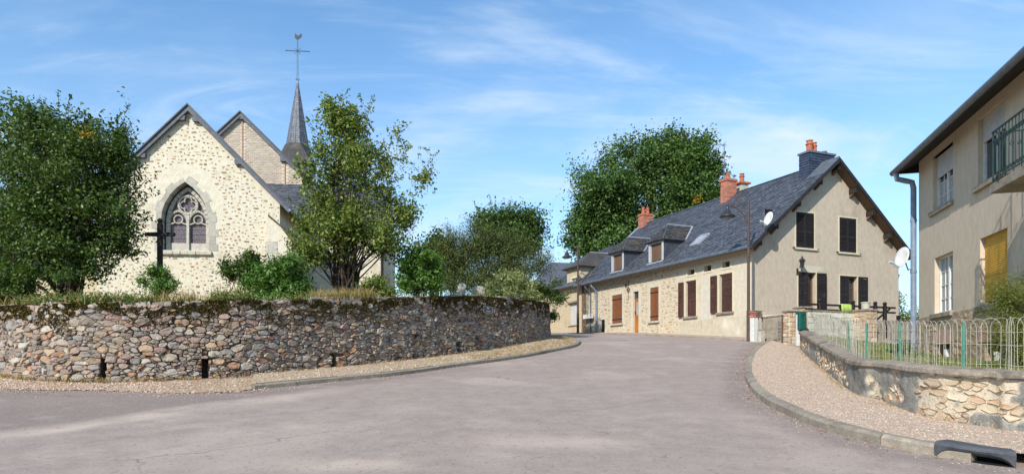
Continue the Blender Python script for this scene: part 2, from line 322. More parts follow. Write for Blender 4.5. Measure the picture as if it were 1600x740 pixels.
def add_cracks(m):
    nt = m.node_tree; N = nt.nodes.new; L = nt.links.new; b = nt.nodes['Principled BSDF']; src = b.inputs['Base Color'].links[0].from_socket
    tc = N('ShaderNodeTexCoord'); nz = N('ShaderNodeTexNoise'); nz.inputs['Scale'].default_value = .9; nz.inputs['Detail'].default_value = 8; L(tc.outputs['Object'], nz.inputs['Vector'])
    mx = N('ShaderNodeVectorMath'); mx.operation = 'MULTIPLY_ADD'; mx.inputs[1].default_value = (1.9, 1.9, 0); L(nz.outputs['Color'], mx.inputs[0]); L(tc.outputs['Object'], mx.inputs[2])
    vo = N('ShaderNodeTexVoronoi'); vo.feature = 'DISTANCE_TO_EDGE'; vo.inputs['Scale'].default_value = .30; L(mx.outputs[0], vo.inputs['Vector'])
    mr = N('ShaderNodeMapRange'); mr.inputs[1].default_value = .0025; mr.inputs[2].default_value = .0075; mr.inputs[3].default_value = .6; mr.inputs[4].default_value = 0; L(vo.outputs['Distance'], mr.inputs[0])
    n2 = N('ShaderNodeTexNoise'); n2.inputs['Scale'].default_value = .33; n2.inputs['Detail'].default_value = 4; L(tc.outputs['Object'], n2.inputs['Vector']); m2 = N('ShaderNodeMapRange'); m2.inputs[1].default_value = .54; m2.inputs[2].default_value = .64; L(n2.outputs['Fac'], m2.inputs[0])
    mu = N('ShaderNodeMath'); mu.operation = 'MULTIPLY'; L(mr.outputs[0], mu.inputs[0]); L(m2.outputs[0], mu.inputs[1])
    c = N('ShaderNodeMix'); c.data_type = 'RGBA'; L(mu.outputs[0], c.inputs[0]); L(src, c.inputs[6]); c.inputs[7].default_value = (*S(92, 82, 78, .9), 1)
    # loose pale grit that has collected in patches
    n3 = N('ShaderNodeTexNoise'); n3.inputs['Scale'].default_value = 1.1; n3.inputs['Detail'].default_value = 10; n3.inputs['Roughness'].default_value = .75; L(tc.outputs['Object'], n3.inputs['Vector']); m3 = N('ShaderNodeMapRange'); m3.inputs[1].default_value = .54; m3.inputs[2].default_value = .72; m3.inputs[4].default_value = .38; L(n3.outputs['Fac'], m3.inputs[0])
    d = N('ShaderNodeMix'); d.data_type = 'RGBA'; L(m3.outputs[0], d.inputs[0]); L(c.outputs[2], d.inputs[6]); d.inputs[7].default_value = (*S(206, 188, 168, .95), 1); L(d.outputs[2], b.inputs['Base Color'])
add_cracks(m_asph)
# ------------------------------------------------------------------ ground, road
def sheet(name, x0, x1, y0, y1, nx, ny, zf, m, keep=None):
    X = np.linspace(x0, x1, nx) if not isinstance(nx, np.ndarray) else nx; Y = np.linspace(y0, y1, ny) if not isinstance(ny, np.ndarray) else ny
    gx, gy = np.meshgrid(X, Y); V = np.stack([gx.ravel(), gy.ravel(), zf(gx.ravel(), gy.ravel())], 1); n = len(X)
    i, j = np.meshgrid(np.arange(n - 1), np.arange(len(Y) - 1)); a = (j * n + i).ravel(); Fq = np.stack([a, a + 1, a + n + 1, a + n], 1)
    if keep is not None:
        c = V[Fq].mean(1); Fq = Fq[keep(c[:, 0], c[:, 1])]
    return npmesh(name, V, Fq, m, smooth=True), V
gxs = np.concatenate([np.linspace(-900, -60, 12)[:-1], np.linspace(-60, 60, 61), np.linspace(60, 900, 12)[1:]])
gys = np.concatenate([np.linspace(-300, -20, 8)[:-1], np.linspace(-20, 80, 101), np.linspace(80, 1150, 14)[1:]])
o, _ = sheet('ground', 0, 0, 0, 0, gxs, gys, lambda x, y: Hn(y) - .07, m_soil); tag(o, kind='structure')
rx = np.arange(-24, 16.01, .12); ry = np.concatenate([np.arange(-8, 3, .5), np.arange(3, 30, .12), np.arange(30, 60, .4)])
road, RV = sheet('road', 0, 0, 0, 0, rx, ry, lambda x, y: Hn(y) + .005 * np.sin(x * 1.7) * np.sin(y * 1.1), m_asph, lambda x, y: ~((x > np.interp(y, [7.5, 8.0, 8.4, 9, 10, 12, 15.8, 20, 24.3, 24.4], [30, 8.6, 7, 6.2, 6.2, 6.8, 8.0, 9.5, 10.9, 30])) & (y > 7.5))); tag(road, kind='structure')
def vnoise(x, y, s, seed=0, octv=3):
    r = np.random.default_rng(seed); T = r.random((64, 64)); out = 0; amp = 1; tot = 0
    for _ in range(octv):
        u, w = x / s, y / s; iu, iw = np.floor(u).astype(int), np.floor(w).astype(int); fu, fw = u - iu, w - iw; fu = fu * fu * (3 - 2 * fu); fw = fw * fw * (3 - 2 * fw)
        g = lambda a, b: T[a % 64, b % 64]
        out = out + amp * (g(iu, iw) * (1 - fu) * (1 - fw) + g(iu + 1, iw) * fu * (1 - fw) + g(iu, iw + 1) * (1 - fu) * fw + g(iu + 1, iw + 1) * fu * fw)
        tot += amp; amp *= .5; s *= .5
    return out / tot
def road_marks():
    x, y = RV[:, 0], RV[:, 1]; me = road.data
    nz = vnoise(x, y, 1.2, 3, 4) - .5; n2 = vnoise(x, y, .4, 5, 3) - .5
    st = lambda e0, e1, t: (lambda q: q * q * (3 - 2 * q))(np.clip((t - e0) / (e1 - e0), 0, 1))
    # the left-hand lane was laid in a darker mix; its edge runs from the lower left corner up to the left kerb
    a = np.array(onground(0, 672)[:2]); b = np.array(onground(420, 616)[:2]); c = np.array(onground(660, 590)[:2])
    yb = np.interp(x, [a[0] - 6, a[0], b[0], c[0], c[0] + 4], [a[1] - 2.5, a[1], b[1], c[1] + .2, c[1] + 5])
    dk = st(-.25, .25, (y - yb) + nz * .8) * .62 * st(2.5, -1.5, x - c[0])
    gut = np.zeros_like(x)
    for i in range(0, len(KR.P), 3):                                       # darker dust along the right-hand gutter
        gut = np.maximum(gut, st(.75, .25, np.hypot(x - KR.P[i, 0], y - KR.P[i, 1]) + n2 * .35))
    dk = np.maximum(dk, gut * .55)
    wb = st(1.0, .15, np.abs(y - yb + .8 + nz * 1.3) * 1.1) * st(-10.5, -7.5, x) * st(-2.5, -4.5, x) * (.30 + n2 + nz * .8)
    p = np.array(onground(540, 725)[:2]); p2 = np.array(onground(860, 690)[:2])
    wb = np.maximum(wb, st(1.0, .2, np.hypot((x - p[0]) / 1.1, (y - p[1]) / .55) + nz) * .5)
    wb = np.maximum(wb, st(1.2, .2, np.hypot((x - p2[0]) / 1.3, (y - p2[1]) / .45) + nz) * .35)
    ck = np.zeros_like(x)
    for (u0, v0, u1, v1, wd) in ((150, 688, 290, 671, .07), (215, 708, 270, 697, .03), (480, 728, 700, 672, .025), (700, 672, 900, 640, .02), (280, 662, 520, 637, .02), (500, 690, 660, 648, .03), (640, 660, 1060, 626, .015), (930, 640, 1040, 622, .02)):  # the widest streak, lower left, paints a cast shadow; the rest are cracks
        A = np.array(onground(u0, v0)[:2]); B = np.array(onground(u1, v1)[:2]); d = B - A; t = np.clip(((x - A[0]) * d[0] + (y - A[1]) * d[1]) / (d @ d), 0, 1)
        ds = np.hypot(x - A[0] - t * d[0] + n2 * .15, y - A[1] - t * d[1] + nz * .25); ck = np.maximum(ck, np.clip(1 - ds / (wd * 2 + .05), 0, 1) * (.45 + n2 * .8))
    for nm, ar in (('dark', dk), ('worn', wb), ('crack_shadow', ck * .55)):
        at_ = me.attributes.new(nm, 'FLOAT', 'POINT'); at_.data.foreach_set('value', np.clip(ar, 0, 1).astype(np.float32))
# plan curves
KRpix = [(1192, 540), (1173, 555.5), (1164, 582), (1171, 606), (1192, 627.5), (1220, 643), (1273, 666), (1343, 687), (1413, 703), (1461, 712), (1587, 731)]
krp = [onground(u, v)[:2] for u, v in KRpix]; krp = [(10.6, 25.2), (9.7, 24.7)] + [tuple(p) for p in krp] + [(6.4, 6.1), (9.5, 5.6)]
KR = Curve(krp)
WRpix = [(1250, 545), (1290, 582), (1333, 615), (1375, 627), (1441, 652), (1547, 670), (1600, 677)]
wrp = [tuple(onground(u, v)[:2]) for u, v in WRpix] + [(8.2, 8.05), (11.5, 7.9)]
WR = Curve(wrp)
KLp = [tuple(onground(u, v)[:2]) for u, v in ((397, 608), (500, 598), (620, 586), (712, 573), (807, 560), (860, 550), (898, 542))] + [(2.52, 24.6), (2.45, 25.6), (1.9, 26.5), (1.0, 27.6), (-1.5, 29.5)]
KL = Curve(KLp)
RWp = [(-22, 23), (-15, 17.6), (-11.8, 15.0), (-10.2, 13.85), (-8.9, 13.3), (-7.5, 13.3), (-6.4, 13.75), (-5.54, 14.3), (-4.27, 15.75), (-3.01, 17.4), (-1.55, 19.8), (0.0, 22.2), (1.0, 24.3), (1.45, 26.2), (1.35, 28.5), (.2, 31), (-3, 35)]
RW = Curve(RWp); _u = CX + FPX * RW.P[:, 0] / RW.P[:, 1]; RW.lim = float(RW.s[np.argmax(_u)])
road_marks()
def loft(name, A, B, n, za, zb, m, k=8):
    """a paved strip between two plan curves (lists of xy), heights za / zb above the ground"""
    V = []; F4 = []
    for i in range(n):
        a, b = A[i], B[i]
        for j in range(k + 1):
            t = j / k; x = a[0] * (1 - t) + b[0] * t; y = a[1] * (1 - t) + b[1] * t
            V.append((x, y, H(y) + za * (1 - t) + zb * t ))
    for i in range(n - 1):
        for j in range(k): a = i * (k + 1) + j; F4.append((a, a + 1, a + k + 2, a + k + 1))
    o = npmesh(name, np.array(V), np.array(F4), m, smooth=True); return tag(o, kind='structure')
NS = 90
def resamp(c, t0, t1, n=NS): return [c.at(t)[:2] for t in np.linspace(t0, t1, n)]
def offset(pts, d):
    P = np.array(pts); T = np.gradient(P, axis=0); T /= np.hypot(T[:, 0], T[:, 1])[:, None]; return P + np.stack([T[:, 1], -T[:, 0]], 1) * d
KH = .13
sA = offset(resamp(KR, 1.6, KR.L), -.14); sB = np.array(resamp(WR, 0, WR.L))
PAVR = loft('right_pavement', sA, sB, NS, KH - .004, .03, m_gravel)
lA = offset(resamp(KL, 0, KL.find_u(903) + 2.5), -.13); lB = np.array(resamp(RW, RW.find_u(397), RW.find_u(856) + 2.0))
# grass-and-gravel verge on the left; west of the kerb it is plain gravel against the wall foot
loft('left_pavement', lA, lB, NS, KH * .8 - .004, .14, mat('pavement_left', S(184, 164, 136, .95), S(160, 140, 112, .95), 8, .95, .6, 40, c3=S(142, 134, 88, .9), s3=.9, t3=.56, speck=35, bdist=.015))
dA = [(-12.2, 14.1), (-10.6, 13.0), (-9.2, 12.6), (-8, 12.55), (-6.9, 12.35), (-6.0, 12.1), (-5.2, 12.35), tuple(KL.at(.35)[:2])]
dA = Curve(dA); s0 = RW.find_u(0); s1 = RW.find_u(400)
loft('gravel_verge', resamp(dA, 0, dA.L), resamp(RW, s0, s1), NS, .012, .09, mat('verge_dirt', S(182, 158, 130, .95), S(154, 130, 106, .95), 7, .95, .7, 40, c3=S(124, 104, 86), s3=1.3, t3=.55, speck=30))
# front pavement of the long house
FX = lambda s_, t_: (9.4 + .9232 * s_ - .3843 * t_, 26 + .3843 * s_ + .9232 * t_)
fa = [FX(-.85, t) for t in np.linspace(-.6, 26, NS)]; fb = [FX(.1, t) for t in np.linspace(-.6, 26, NS)]
loft('front_pavement', fa, fb, NS, .05, .09, mat('pavement_front', S(176, 158, 144), S(150, 134, 122), 6, .95, .5, 30, speck=30))
mb = MB()
for i in range(NS - 1):
    for (p, q) in ((fa[i], fa[i + 1]),): mb.add([(p[0], p[1], H(p[1]) - .05), (q[0], q[1], H(q[1]) - .05), (q[0], q[1], H(q[1]) + .05), (p[0], p[1], H(p[1]) + .05)], [(0, 1, 2, 3)])
tag(mb.build('front_pavement_edge', m_kerb), kind='structure')
def kerb(name, c, t0, t1, step, w, h, skip=None):
    root = empty(name, (0, 0, 0), kind='structure'); t = t0
    while t < t1:
        e = min(t + step * random.uniform(.85, 1.12), t1); tt = np.linspace(t + .010, e - .010, 6)
        t = e
        if skip and skip[0] - .1 < (tt[0] + tt[-1]) / 2 < skip[1] + .1: continue
        V = []; prof = [(0, -.12), (-.005, h * .72), (.03, h), (w, h), (w, -.12)]; dz = random.uniform(-.006, .006)
        for q in tt:
            p = c.at(q); n = c.nrm(q, -1)
            ch = random.uniform(-.008, .008)
            for o_, z_ in prof: V.append((p[0] + n[0] * (o_ + (ch if 0 <= o_ < .05 else 0)), p[1] + n[1] * (o_ + (ch if 0 <= o_ < .05 else 0)), H(p[1]) + z_ + dz + (random.uniform(-.008, .002) if .02 < o_ < .05 else 0)))
        k = len(prof); F_ = [(i * k + j, i * k + (j + 1) % k, (i + 1) * k + (j + 1) % k, (i + 1) * k + j) for i in range(5) for j in range(k)]
        F_ += [tuple(range(k)), tuple(range(6 * k - 1, 5 * k - 1, -1))]
        MB().add(V, F_).build('kerbstone', m_kerb, root)
    return root
dr0, dr1 = KR.find_u(1461), KR.find_u(1587)
kerb('right_kerb', KR, .2, KR.L, 1.0, .15, KH, (dr0, dr1))
kerb('left_kerb', KL, 0, KL.L, 1.0, .14, KH * .8)
# gravel scattered over the right pavement, and thinner on the left
def pebbles(name, spots, m):
    spots = np.array(spots); n = len(spots)
    base = np.array([(1, 0, 0), (0, 1, 0), (-1, 0, 0), (0, -1, 0), (0, 0, 1), (0, 0, -1.)]); F3 = np.array([(0, 1, 4), (1, 2, 4), (2, 3, 4), (3, 0, 4), (1, 0, 5), (2, 1, 5), (3, 2, 5), (0, 3, 5)])
    sc = spots[:, 3]; an = rng.random(n) * 6.28; V = base[None] * (1 + rng.normal(0, .22, (n, 6, 3)))
    V = V * np.stack([np.ones(n), rng.uniform(.55, 1, n), rng.uniform(.35, .7, n)], 1)[:, None] * sc[:, None, None]
    c, s_ = np.cos(an)[:, None], np.sin(an)[:, None]; X = V[..., 0] * c - V[..., 1] * s_; Y = V[..., 0] * s_ + V[..., 1] * c
    V = np.stack([X, Y, V[..., 2]], -1) + spots[:, None, :3]
    Fq = (F3[None] + (np.arange(n) * 6)[:, None, None]).reshape(-1, 3)
    return npmesh(name, V.reshape(-1, 3), Fq, m)
sp = []
for _ in range(17000):
    i = rng.random() ** .8 * (NS - 1.01); k = int(i); f = i - k; t = rng.random()
    a = sA[k] * (1 - f) + sA[k + 1] * f; b = sB[k] * (1 - f) + sB[k + 1] * f; p = a * (1 - t) + b * t
    if p[1] < 6 or p[1] > 24: continue
    z = H(p[1]) + (KH - .004) * (1 - t) + .03 * t
    sp.append((p[0], p[1], z, rng.choice([.008, .011, .015, .022], p=[.45, .35, .16, .04])))
tag(pebbles('pavement_gravel', sp, m_peb), 'loose pinkish gravel strewn over the right hand pavement', 'gravel', kind='stuff')
sp = []
for _ in range(5200):
    i = rng.random() * (NS - 1.01); k = int(i); f = i - k
    if rng.random() < .5: a, b = np.array(dA.at(i / NS * dA.L)[:2]), np.array(RW.at(s0 + (s1 - s0) * i / NS)[:2]); t = rng.random() * 1.0 - .12; z = .012 + .078 * max(t, 0)
    else: a, b = lA[k] * (1 - f) + lA[k + 1] * f, np.array(lB[k]) * (1 - f) + np.array(lB[k + 1]) * f; t = rng.random(); z = KH * .8 * (1 - t) + .14 * t
    p = a * (1 - t) + b * t; sp.append((p[0], p[1], H(p[1]) + z, rng.choice([.012, .018, .028])))
tag(pebbles('verge_gravel', sp, m_peb), 'scattered gravel at the foot of the churchyard wall', 'gravel', kind='stuff')
# ------------------------------------------------------------------ kerb drain
def drain():
    t0, t1 = dr0, dr1; ts = np.linspace(t0, t1, 13); root = empty('drain_inlet', (*KR.at((t0 + t1) / 2)[:2], H(KR.at((t0 + t1) / 2)[1])), label='cast iron kerb drain hood with a long dark mouth in the right kerb', cat='drain')
    inv = -root.location; V = []; n_ = len(ts)
    for i, q in enumerate(ts):
        p = KR.at(q); n = KR.nrm(q, -1); g = H(p[1]); s_ = i / (n_ - 1); arch = .108 * (1 - abs(2 * s_ - 1) ** 5)
        for o_, z_ in ((.02, -.02 + arch * .9), (-.02, -.0 + arch), (-.035, .13), (.0, .165), (.26, .165), (.26, .0)):
            V.append((p[0] + n[0] * o_ + inv.x, p[1] + n[1] * o_ + inv.y, g + z_ + inv.z))
    F_ = [(i * 6 + j, i * 6 + j + 1, i * 6 + j + 7, i * 6 + j + 6) for i in range(n_ - 1) for j in range(5)] + [tuple(range(6)), tuple(range(n_ * 6 - 1, n_ * 6 - 7, -1))]
    MB().add(V, F_).build('hood', m_steel, root)
    V = []
    for q in ts:
        p = KR.at(q); n = KR.nrm(q, -1); g = H(p[1])
        for o_, z_ in ((.0, .012), (.2, .02), (.21, .13)): V.append((p[0] + n[0] * o_ + inv.x, p[1] + n[1] * o_ + inv.y, g + z_ + inv.z))
    MB().add(V, [(i * 3 + j, i * 3 + j + 1, i * 3 + j + 4, i * 3 + j + 3) for i in range(n_ - 1) for j in range(2)]).build('throat_shade', m_black, root)  # black sheet laid over the road surface as the shade inside the mouth
drain()
def leaves_at(C, size, aspect, nrm=None, rnd=1.0):
    """one little leaf (a folded lozenge) at every centre"""
    n = len(C); a = rng.normal(size=(n, 3)); a /= np.linalg.norm(a, axis=1)[:, None]
    up = np.array([0, 0, .5]) if nrm is None else nrm; nn = rng.normal(size=(n, 3)) * rnd + up; nn /= np.linalg.norm(nn, axis=1)[:, None]
    b = np.cross(nn, a); b /= np.linalg.norm(b, axis=1)[:, None] + 1e-9; a = np.cross(b, nn); sz = np.asarray(size).reshape(-1, 1) * np.ones((n, 1))
    V = np.stack([C - a * sz, C + b * sz * .5 * aspect + nn * sz * .18, C + a * sz, C - b * sz * .5 * aspect + nn * sz * .18], 1).reshape(-1, 3)
    return V, np.arange(4 * n).reshape(-1, 4)
# fallen leaves and grit blown along the gutter and the wall foot
lp = []
for _ in range(420):
    t = rng.random() * KR.L; p = KR.at(t); n = KR.nrm(t, -1); d = -abs(rng.normal()) * .13 - .01; lp.append((p[0] + n[0] * d, p[1] + n[1] * d, H(p[1] + n[1] * d) + .012))
for _ in range(520):
    i = rng.random() * (NS - 1.01); a, b = dA.at(i / NS * dA.L)[:2], RW.at(s0 + (s1 - s0) * i / NS)[:2]; t = 1 - rng.random() ** 2 * 1.0; p = a * (1 - t) + b * t; lp.append((p[0], p[1], H(p[1]) + .02 + .078 * t))
lp = np.array(lp); Vv, Fq = leaves_at(lp, rng.uniform(.010, .026, len(lp)), 1.0, np.array([0, 0, 2.5]), .6)
tag(npmesh('fallen_leaves', Vv, Fq, mat('fallen_leaf', S(160, 110, 70), rough=.9, rnd=[S(170, 116, 70), S(138, 92, 62), S(186, 144, 92), S(112, 84, 62), S(150, 84, 60)])), 'dry brown leaves blown along the kerb and the wall foot', 'leaves', kind='stuff')
sp = []
for _ in range(1600):
    t = rng.random() * KR.L; p = KR.at(t); n = KR.nrm(t, -1); d = -abs(rng.normal()) * .22 - .01; sp.append((p[0] + n[0] * d, p[1] + n[1] * d, H(p[1] + n[1] * d) + .004, rng.choice([.005, .008, .012])))
for _ in range(1500):
    t = rng.random() * (dA.L + 3); p = dA.at(t)[:2] if t < dA.L else KL.at((t - dA.L) * 2)[:2]; d = abs(rng.normal()) * .35; sp.append((p[0] + d * .3, p[1] - d, H(p[1] - d) + .004, rng.choice([.007, .010, .015])))
tag(pebbles('road_grit', sp, m_peb), 'loose grit spilled onto the asphalt beside the kerbs', 'gravel', kind='stuff')
# ------------------------------------------------------------------ stone packing (power cells in a strip)
def cells(L, Ht, rmin, rmax, aniso, seed, dens=4000, kov=.88):
    r_ = np.random.default_rng(seed); pts = []; grid = {}; g = rmax * 2
    for tries in range(dens):
        fr = 1 - tries / dens; r = rmin + (rmax - rmin) * max(0, fr) ** 1.6 * r_.random() ** .7
        x, y = r_.random() * L / aniso, r_.random() * (Ht + .1) - .05; k = (int(x // g), int(y // g)); ok = True
        for a in (-1, 0, 1):
            for b in (-1, 0, 1):
                for q in grid.get((k[0] + a, k[1] + b), ()):
                    if (q[0] - x) ** 2 + (q[1] - y) ** 2 < (kov * (q[2] + r)) ** 2: ok = False; break
                if not ok: break
            if not ok: break
        if ok: pts.append((x, y, r)); grid.setdefault(k, []).append((x, y, r))
    P = np.array(pts); out = []
    for i, (x, y, r) in enumerate(P):
        poly = [(x - 2.2 * rmax, y - 2.2 * rmax), (x + 2.2 * rmax, y - 2.2 * rmax), (x + 2.2 * rmax, y + 2.2 * rmax), (x - 2.2 * rmax, y + 2.2 * rmax)]
        d2 = (P[:, 0] - x) ** 2 + (P[:, 1] - y) ** 2; idx = np.argsort(d2)[1:22]
        for j in idx:
            qx, qy, qr = P[j]; d = math.sqrt(d2[j]); nx, ny = (qx - x) / d, (qy - y) / d
            off = (d * d + r * r - qr * qr) / (2 * d); poly = clip(poly, nx, ny, nx * x + ny * y + off)
            if len(poly) < 3: break
        if len(poly) >= 3: out.append((x * aniso, y, [(a * aniso, b) for a, b in poly]))
    return out
def clip(poly, nx, ny, c):
    out = []
    for i in range(len(poly)):
        a, b = poly[i], poly[(i + 1) % len(poly)]; da, db = nx * a[0] + ny * a[1] - c, nx * b[0] + ny * b[1] - c
        if da <= 0: out.append(a)
        if (da < 0 < db) or (db < 0 < da): t = da / (da - db); out.append((a[0] + (b[0] - a[0]) * t, a[1] + (b[1] - a[1]) * t))
    return out
def area(p): return abs(sum(p[i][0] * p[(i + 1) % len(p)][1] - p[(i + 1) % len(p)][0] * p[i][1] for i in range(len(p)))) / 2
def stone_mesh(poly, P3, gap, depth, tilt=.6, amp=.012):
    """an uneven stone filling the cell poly; P3(a, b, out) gives the point in space"""
    c = np.mean(poly, 0); q = [(np.array(p) - c) for p in poly]; rr = [np.hypot(*x) for x in q]; rm = np.mean(rr)
    # subdivide long edges and shake corners so that outlines are irregular
    qq = []
    for i in range(len(q)):
        a, b = q[i], q[(i + 1) % len(q)]; 
        if np.hypot(*(b - a)) < .02: continue
        qq.append(a * random.uniform(.98, 1.0))
        if np.hypot(*(b - a)) > .09: qq.append((a + b) / 2 * random.uniform(.95, 1.01))
    if len(qq) < 3: return None
    k1 = max(.2, 1 - gap / rm); k2 = max(.15, k1 - min(.09, .009 / rm)); k3 = k1 * random.uniform(.5, .72); tx, ty = random.uniform(-tilt, tilt) * .3, random.uniform(-tilt, tilt) * .3
    V = []
    for kk, dd in ((k1, -.06), (k1, depth * .5), (k2, depth), (k3, depth * 1.15)):
        for x in qq:
            p = x * kk; dz = dd + (tx * p[0] + ty * p[1] + random.uniform(-amp, amp) if dd > depth * .7 else 0); V.append(P3(c[0] + p[0], c[1] + p[1], dz))
    n = len(qq); Fs = [(r * n + i, r * n + (i + 1) % n, (r + 1) * n + (i + 1) % n, (r + 1) * n + i) for r in range(3) for i in range(n)] + [tuple(range(3 * n, 4 * n))]
    return V, Fs
# ------------------------------------------------------------------ churchyard retaining wall
s0 = RW.find_u(-60); s1 = RW.find_u(857) + 1.6
ztop_k = [(-60, 486), (0, 479), (47, 477), (110, 475), (219, 474), (321, 471), (397, 470), (521, 468), (620, 466), (712, 464), (751, 463), (811, 468), (857, 474)]
zs, zt = [], []
for u, v in ztop_k:
    t = RW.find_u(u); p = RW.at(t); zs.append(t); zt.append(1.6 + (HZ - v) / FPX * p[1])
zs.append(RW.L); zt.append(zt[-1] + .4); zs.insert(0, 0); zt.insert(0, zt[0] + .3)
def RWtop(t): return float(np.interp(t, zs, zt))
def rwall():
    root = empty('retaining_wall', (*RW.at(RW.find_u(400))[:2], H(14.3)), label='long curving dry stone churchyard wall with a mossy top and narrow drain slots', cat='wall')
    inv = -np.array(root.location)
    BAT = .05
    def P3(s_, w, out):
        s_ = s_ + 0; p = RW.at(s_); n = RW.nrm(s_); b = H(p[1]); o_ = out - BAT * w
        return (p[0] + n[0] * o_ + inv[0], p[1] + n[1] * o_ + inv[1], b + w + inv[2])
    slots = []
    for u, va, vb in ((162, 562, 592), (321, 562, 593), (522, 560, 581), (717, 540, 557)):
        t = RW.find_u(u); p = RW.at(t); k = p[1] / FPX; b = H(p[1]); dz = .11 if u > 400 else .03; slots.append((t - .056, t + .056, 1.6 + (HZ - vb) * k - b + dz, 1.6 + (HZ - va) * k - b + dz))
    # backing: face, top and back of the wall, left open at the slots
    br = sorted(set([s0 + i * .35 for i in range(int((s1 - s0) / .35) + 1)] + [q for s_ in slots for q in s_[:2]]))
    mb = MB()
    for a, b in zip(br[:-1], br[1:]):
        ta, tb = RWtop(a) - H(RW.at(a)[1]), RWtop(b) - H(RW.at(b)[1]); ta -= .06; tb -= .06; sl_ = [s_ for s_ in slots if s_[0] - 1e-6 <= a and b <= s_[1] + 1e-6]
        bands = [(-.2, 1)] if not sl_ else [(-.2, sl_[0][2]), (sl_[0][3], 1)]
        for lo, hi in bands:
            la, lb = lo, lo; ha, hb = (ta, tb) if hi == 1 else (hi, hi); o_ = -.035
            mb.add([P3(a, la, o_), P3(b, lb, o_), P3(b, hb, o_), P3(a, ha, o_)], [(0, 1, 2, 3)])
        mb.add([P3(a, ta, -.035), P3(b, tb, -.035), P3(b, tb, -.55), P3(a, ta, -.55)], [(0, 1, 2, 3)])
        mb.add([P3(a, -.2, -.55), P3(b, -.2, -.55), P3(b, tb, -.55), P3(a, ta, -.55)], [(0, 1, 2, 3)])
        if sl_:
            lo, hi = sl_[0][2:]; a0, b0 = sl_[0][:2]
            mb.add([P3(a0, lo, 0), P3(a0, hi, 0), P3(a0, hi, -.45), P3(a0, lo, -.45)], [(0, 1, 2, 3)]); mb.add([P3(b0, lo, 0), P3(b0, hi, 0), P3(b0, hi, -.45), P3(b0, lo, -.45)], [(0, 1, 2, 3)])
            mb.add([P3(a0, lo, 0), P3(b0, lo, 0), P3(b0, lo, -.45), P3(a0, lo, -.45)], [(0, 1, 2, 3)]); mb.add([P3(a0, hi, 0), P3(b0, hi, 0), P3(b0, hi, -.45), P3(a0, hi, -.45)], [(0, 1, 2, 3)])
            mb.add([P3(a0, lo, -.45), P3(b0, lo, -.45), P3(b0, hi, -.45), P3(a0, hi, -.45)], [(0, 1, 2, 3)])
    mb.build('wall_core', m_joint, root)
    L = s1 - s0; cl = []
    for x, y, poly in cells(L, 2.05, .024, .090, 1.9, 5, 90000, .62):
        s_ = x + s0; h = RWtop(s_) - H(RW.at(min(max(s_, 0), RW.L))[1])
        poly = [(a + s0, b) for a, b in poly]
        if y > h or y < -.05 or s_ < s0 or s_ > s1: continue
        for a, b, lo, hi in slots:
            ee = .005
            if lo - .25 < y < hi + .2 and a - ee - .4 < s_ < b + ee + .4:
                if s_ < a: poly = clip(poly, 1, 0, a - (ee if y < hi else 0))
                elif s_ > b: poly = clip(poly, -1, 0, -(b + (ee if y < hi else 0)))
                elif y > hi: poly = clip(poly, 0, -1, -hi)
                else: poly = []
                if y >= hi - .02 and poly and a - .2 < s_ < b + .2: poly = clip(poly, 0, -1, -hi)
                if len(poly) < 3: break
        poly = clip(poly, 0, 1, h + random.uniform(-.03, .05)) if len(poly) >= 3 else []
        if len(poly) < 3 or area(poly) < .0014: continue
        p = RW.at(s_); cl.append((area(poly) / p[1] ** 2 * abs(RW.nrm(s_) @ (-p[:2] / np.hypot(*p[:2]))), poly))
    def warp(p): return [(x + .03 * math.sin(y * 9 + x * 1.3), y + .030 * math.sin(x * 5.3 + y * 3) + .018 * math.sin(x * 13.7)) for x, y in p] if not any(a - .5 < p[0][0] < b + .5 for a, b, _, _ in slots) else p
    cl.sort(key=lambda t: -t[0]); stuff = MB(); n = 0
    for i, (sz, poly) in enumerate(cl):
        r = stone_mesh(warp(poly), P3, random.uniform(.003, .008), random.uniform(.02, .07), 1.1, .010)
        if not r: continue
        if n < 280: MB().add(*r).build('stone', m_stone, root); n += 1
        else: stuff.add(*r)
    tag(stuff.build('small_stone', m_stone, root), kind='stuff')
    # flat cope stones on the wall head
    t = s0; cnt = 0; cope = MB()
    while t < s1 - .5:
        w = random.uniform(.22, .5); h = RWtop(t) - H(RW.at(t)[1]) - .05; d = random.uniform(.42, .55); e = [random.uniform(-.03, .03) for _ in range(8)]
        top = random.uniform(.05, .12); vs_ = [P3(t + .01, h, .03 + e[0]), P3(t + w - .01, h, .03 + e[1]), P3(t + w - .01, h, -d), P3(t + .01, h, -d), P3(t + .02, h + top + e[4], .01 + e[0]), P3(t + w - .03, h + top + e[5] * .6, .01 + e[1]), P3(t + w - .02, h + top + e[6], -d + .03), P3(t + .02, h + top + e[7], -d + .03)]
        cope.hexa(vs_); t += w
    tag(cope.build('cope_stone', m_stone, root), kind='stuff')
    # moss and hanging roots
    n = 60000; s_ = s0 + rng.random(n) * L; w = rng.exponential(.20, n)
    nz = vnoise(s_ * 1.0, w * 2, .9, 11, 3); nz2 = vnoise(s_, w, .22, 12, 2)
    hseg = np.array([1.0 if not (RW.find_u(560) < q < RW.find_u(857)) else 1.6 for q in (s0, s1)])
    right = np.clip((s_ - RW.find_u(330)) / 6, 0, 1)
    keep = (w < (nz - .33) * (1.6 + 2.6 * right) + .03) & (nz2 > .40 - .07 * right) & (w < 1.1)
    s_, w = s_[keep], w[keep]; V = []
    for a, b in zip(s_, w):
        h = RWtop(a) - H(RW.at(a)[1]) + .05 - b; V.append(P3(a, h, .045 + .03 * random.random() if b > .03 else -random.random() * .45))
    C = np.array(V); m_ = leaves_at(C, rng.uniform(.014, .034, len(C)), 1.0, None, .8)
    tag(npmesh('moss', m_[0], m_[1], m_moss, root), kind='stuff')
rwall()
